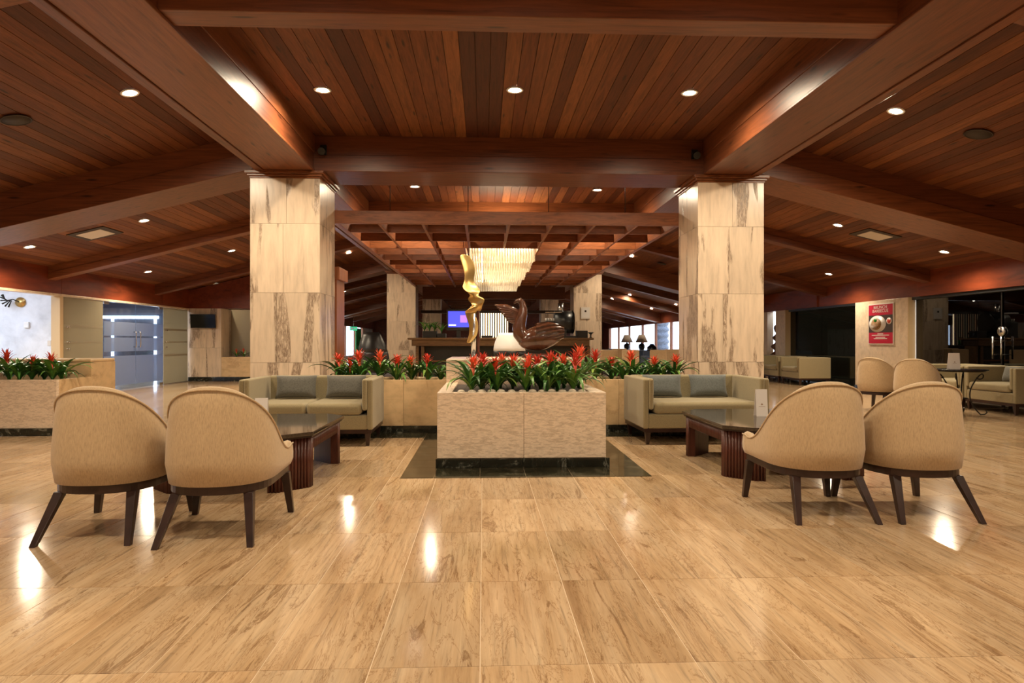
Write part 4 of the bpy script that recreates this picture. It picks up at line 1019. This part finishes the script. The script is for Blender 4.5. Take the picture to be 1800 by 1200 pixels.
box('screen_text', M['screenw'], -.29, -.08, -.036, -.0345, .36, .40, p); box('stand', M['black'], -.06, .06, -.02, .02, .01, .24, p); box('foot', M['black'], -.18, .18, -.1, .1, 0, .02, p)
for a, b, h, lb in ((744, 768, .20, 'black planter tray on the bar under the bar plants'), (769, 784, .13, 'low black tray on the bar beside the monitor'), (846, 866, .07, 'flat black tray on the bar before the lit slats'), (1013, 1032, .22, 'black box on the bar beside the coffee roaster')):
    x0, x1 = on_bar(a), on_bar(b); o = box('bar_tray', M['black'], x0, x1, BRY+.15, BRY+.5, BT, BT+h, None, .01); tag(o, lb, 'tray')
for k, (a, sc) in enumerate(((746, 1.0), (755, 1.15), (764, 1.05), (776, 1.0))):
    bromeliad(on_bar(a), BRY+.32, BT+.19 if a < 769 else BT+.13, 'spiky potted plant in the black tray on the bar', 'plants on the bar', sc, False, 10)
p = tag(empty('coffee_roaster', (on_bar(989), BRY+.35, BT)), 'large black coffee machine with a round drum on the bar', 'coffee machine')
MB().tube([(-.25, 0, .48), (.30, 0, .48)], .34, 28).build('drum', M['black'], p); box('body', M['black'], -.55, .1, -.25, .25, 0, .5, p, .03); MB().tube([(.30, 0, .48), (.34, 0, .48)], [.36, .33], 28).build('drum_door', M['tvblack'], p)
MB().tube([(-.05, 0, .7), (-.05, 0, 1.05)], [.05, .09], 14).build('hopper', M['steel'], p); box('cup_rail', M['steel'], -.55, -.05, -.26, -.24, .75, .78, p)
for k in range(7): MB().lathe([(.03, 0), (.04, .09), (.036, .09), (.027, .01)], 12, (-.5+k*.075, -.1, .5)).build('cup', M['oldwhite'], p)
box('base', M['black'], -.5, .4, -.3, .3, 0, .06, p)
o = MB().lathe([(.06, 0), (.02, .02), (.02, .1), (.1, .17), (.09, .17), (.001, .1)], 20).build('glass_bowl', M['black']); o.location = (on_bar(1038.5), BRY+.3, BT); tag(o, 'small black footed bowl at the end of the bar', 'bowl')
# framed notice on far column
pn = WY(1029, 550, 22.03); t = tag(empty('wall_notice', pn), 'small framed notice on the travertine column beside the bar', 'notice')
box('frame', M['lightgrey'], -.15, .15, -.03, 0, -.19, .19, t, .006); box('sheet', M['oldwhite'], -.12, .12, -.034, -.031, -.15, .15, t); box('emblem', M['darkwood'], -.03, .03, -.037, -.0345, .03, .09, t)
# back bar: lit panel with slats and bottles
t = tag(empty('back_bar', (AX+.3, 24.6, 0)), 'warmly lit back bar panel with vertical wooden slats', 'shelf')
x0, x1 = WY(838, 600, 24.6).x-AX-.3, WY(893, 600, 24.6).x-AX-.3
box('lit_panel', M['backlit'], x0, x1, .1, .12, 1.0, 2.15, t); box('cabinet', M['darkwood'], x0-2.2, x1+2.4, -.2, .5, 0, .999, t); box('top_shelf', M['darkwood'], x0-2.0, x1+2.0, 0, .4, 2.15, 2.25, t)
for k in range(13):
    x = x0+(x1-x0)*(k+.5)/13; box('slat', M['darkwood'] if k % 3 else M['crown'], x-.022, x+.022, 0, .08, 1.0, 2.15, t)
for k, a in enumerate((843, 849, 853, 858, 862, 868, 872, 877, 883, 888)):
    x = WY(a, 600, 24.55).x; o = MB().lathe([(.04, 0), (.04, .17), (.014, .23), (.014, .30), (.001, .30)], 12).build('bottle', M['swan'] if k % 3 else M['green']); o.location = (x, 24.75, 1.0)
    tag(o, 'dark bottle standing before the lit back bar slats' if k % 3 else 'green bottle standing before the lit back bar slats', 'bottle', 'bottles on the back bar'); o.location.y = 24.52
# egg chairs seen over the plants
def egg_chair(label, mat, x, y, rz):
    t = tag(empty('egg_chair', (x, y, 0), rz), label, 'chair'); rs = []
    for i in range(15):
        u = i/14; z = .40+.92*u; r = .40*math.sin(math.pi*(.16+.70*u))**.7; ring = []
        for j in range(17):
            a = math.pi*(1.0+j/16)+ (-.35+.7*j/16)*(1-u); ring.append((r*math.cos(a), r*math.sin(a)*.85-.12*u, z))
        rs.append(ring)
    for nm, part, mt in (('shell', rs[8:], mat), ('lower_shell', rs[:9], M['black'])):
        o = MB().rings(part, False, False).build(nm, mt, t); so = o.modifiers.new('solid', 'SOLIDIFY'); so.thickness = .05
    MB().lathe([(.30, .40), (.32, .46), (.28, .50), (.001, .51)], 22).build('seat', M['greyfab'], t); MB().tube([(0, 0, .02), (0, 0, .40)], .03, 12).build('stem', M['steel'], t); MB().lathe([(.27, 0), (.26, .015), (.001, .03)], 28).build('foot', M['steel'], t)
p = WY(666, 600, 14.2); egg_chair('black high backed egg chair behind the planter wall', M['black'], p.x, 14.2, -.9)
p = WY(900, 600, 15.2); egg_chair('white high backed egg chair behind the swan', M['white'], p.x, 15.2, -.7)
# ================================================================= FAR LOUNGE
def dining(label, x, y, rz):
    t = tag(empty('dining_chair', (x, y, 0), rz), label, 'chair', 'dining chairs in the far lounge')
    box('backrest', M['chairfab'], -.22, .22, -.25, -.17, .40, .92, t, .03, 3); box('seat', M['chairfab'], -.23, .23, -.22, .24, .38, .47, t, .03, 3)
    for sx in (-1, 1):
        for sy in (-.2, .2): box('leg', M['darkwood'], sx*.19-.02, sx*.19+.02, sy-.02, sy+.02, 0, .38, t)
for a, y in ((1067, 17.5), (1104, 17.2), (1152, 17.4), (1177, 18.6), (1085, 20.5)):
    p = WY(a, 600, y); dining('beige upholstered dining chair behind the planter wall', p.x, y, .1)
for a, y, lb in ((1079, 29, 'blue sofa in the far lounge below the first table lamp'), (1122, 27.2, 'blue sofa in the far lounge before the second table lamp'), (1172, 25, 'blue sofa in the far lounge by the palm trunk')):
    p = WY(a, 600, y); t = tag(empty('blue_sofa', (p.x, y, 0)), lb, 'sofa')
    box('seat', M['bluefab'], -.8, .8, -.4, .35, 0, .42, t, .05, 3); box('backrest', M['bluefab'], -.8, .8, .2, .45, .3, .78, t, .06, 3)
    for sx in (-1, 1): box('arm', M['bluefab'], sx*.8-.09, sx*.8+.09, -.4, .45, 0, .6, t, .05, 3)
for a, y, lb in ((1102, 31.5, 'grey shaded table lamp on a dark vase in the far lounge'), (1128, 30.2, 'taller grey shaded table lamp in the far lounge')):
    p = WY(a, 600, y); t = tag(empty('side_console', (p.x, y, 0)), 'dark console under the '+lb, 'table'); box('top', M['darkwood'], -.4, .4, -.25, .25, .58, .63, t); 
    for sx in (-1, 1): box('leg', M['darkwood'], sx*.35-.03, sx*.35+.03, -.2, .2, 0, .58, t)
    t = tag(empty('table_lamp', (p.x, y, .63)), lb, 'lamp')
    MB().lathe([(.09, 0), (.07, .03), (.15, .25), (.13, .36), (.04, .42), (.02, .5)], 18).build('vase_base', M['tvblack'], t); MB().lathe([(.28, .46), (.13, .80)], 22).build('shade', M['shade'], t)
p = WY(1146, 613, 26.5); o = MB().lathe([(.10, 0), (.2, .15), (.18, .3), (.08, .38), (.10, .42), (.001, .40)], 18).build('dark_vase', M['tvblack']); o.location = (p.x, 26.5, .62)
tag(o, 'round dark vase on a stand in the far lounge', 'vase'); o = box('vase_stand', M['darkwood'], p.x-.2, p.x+.2, 26.3, 26.7, 0, .62, None, .01); tag(o, 'dark wooden stand under the round vase in the far lounge', 'stand')
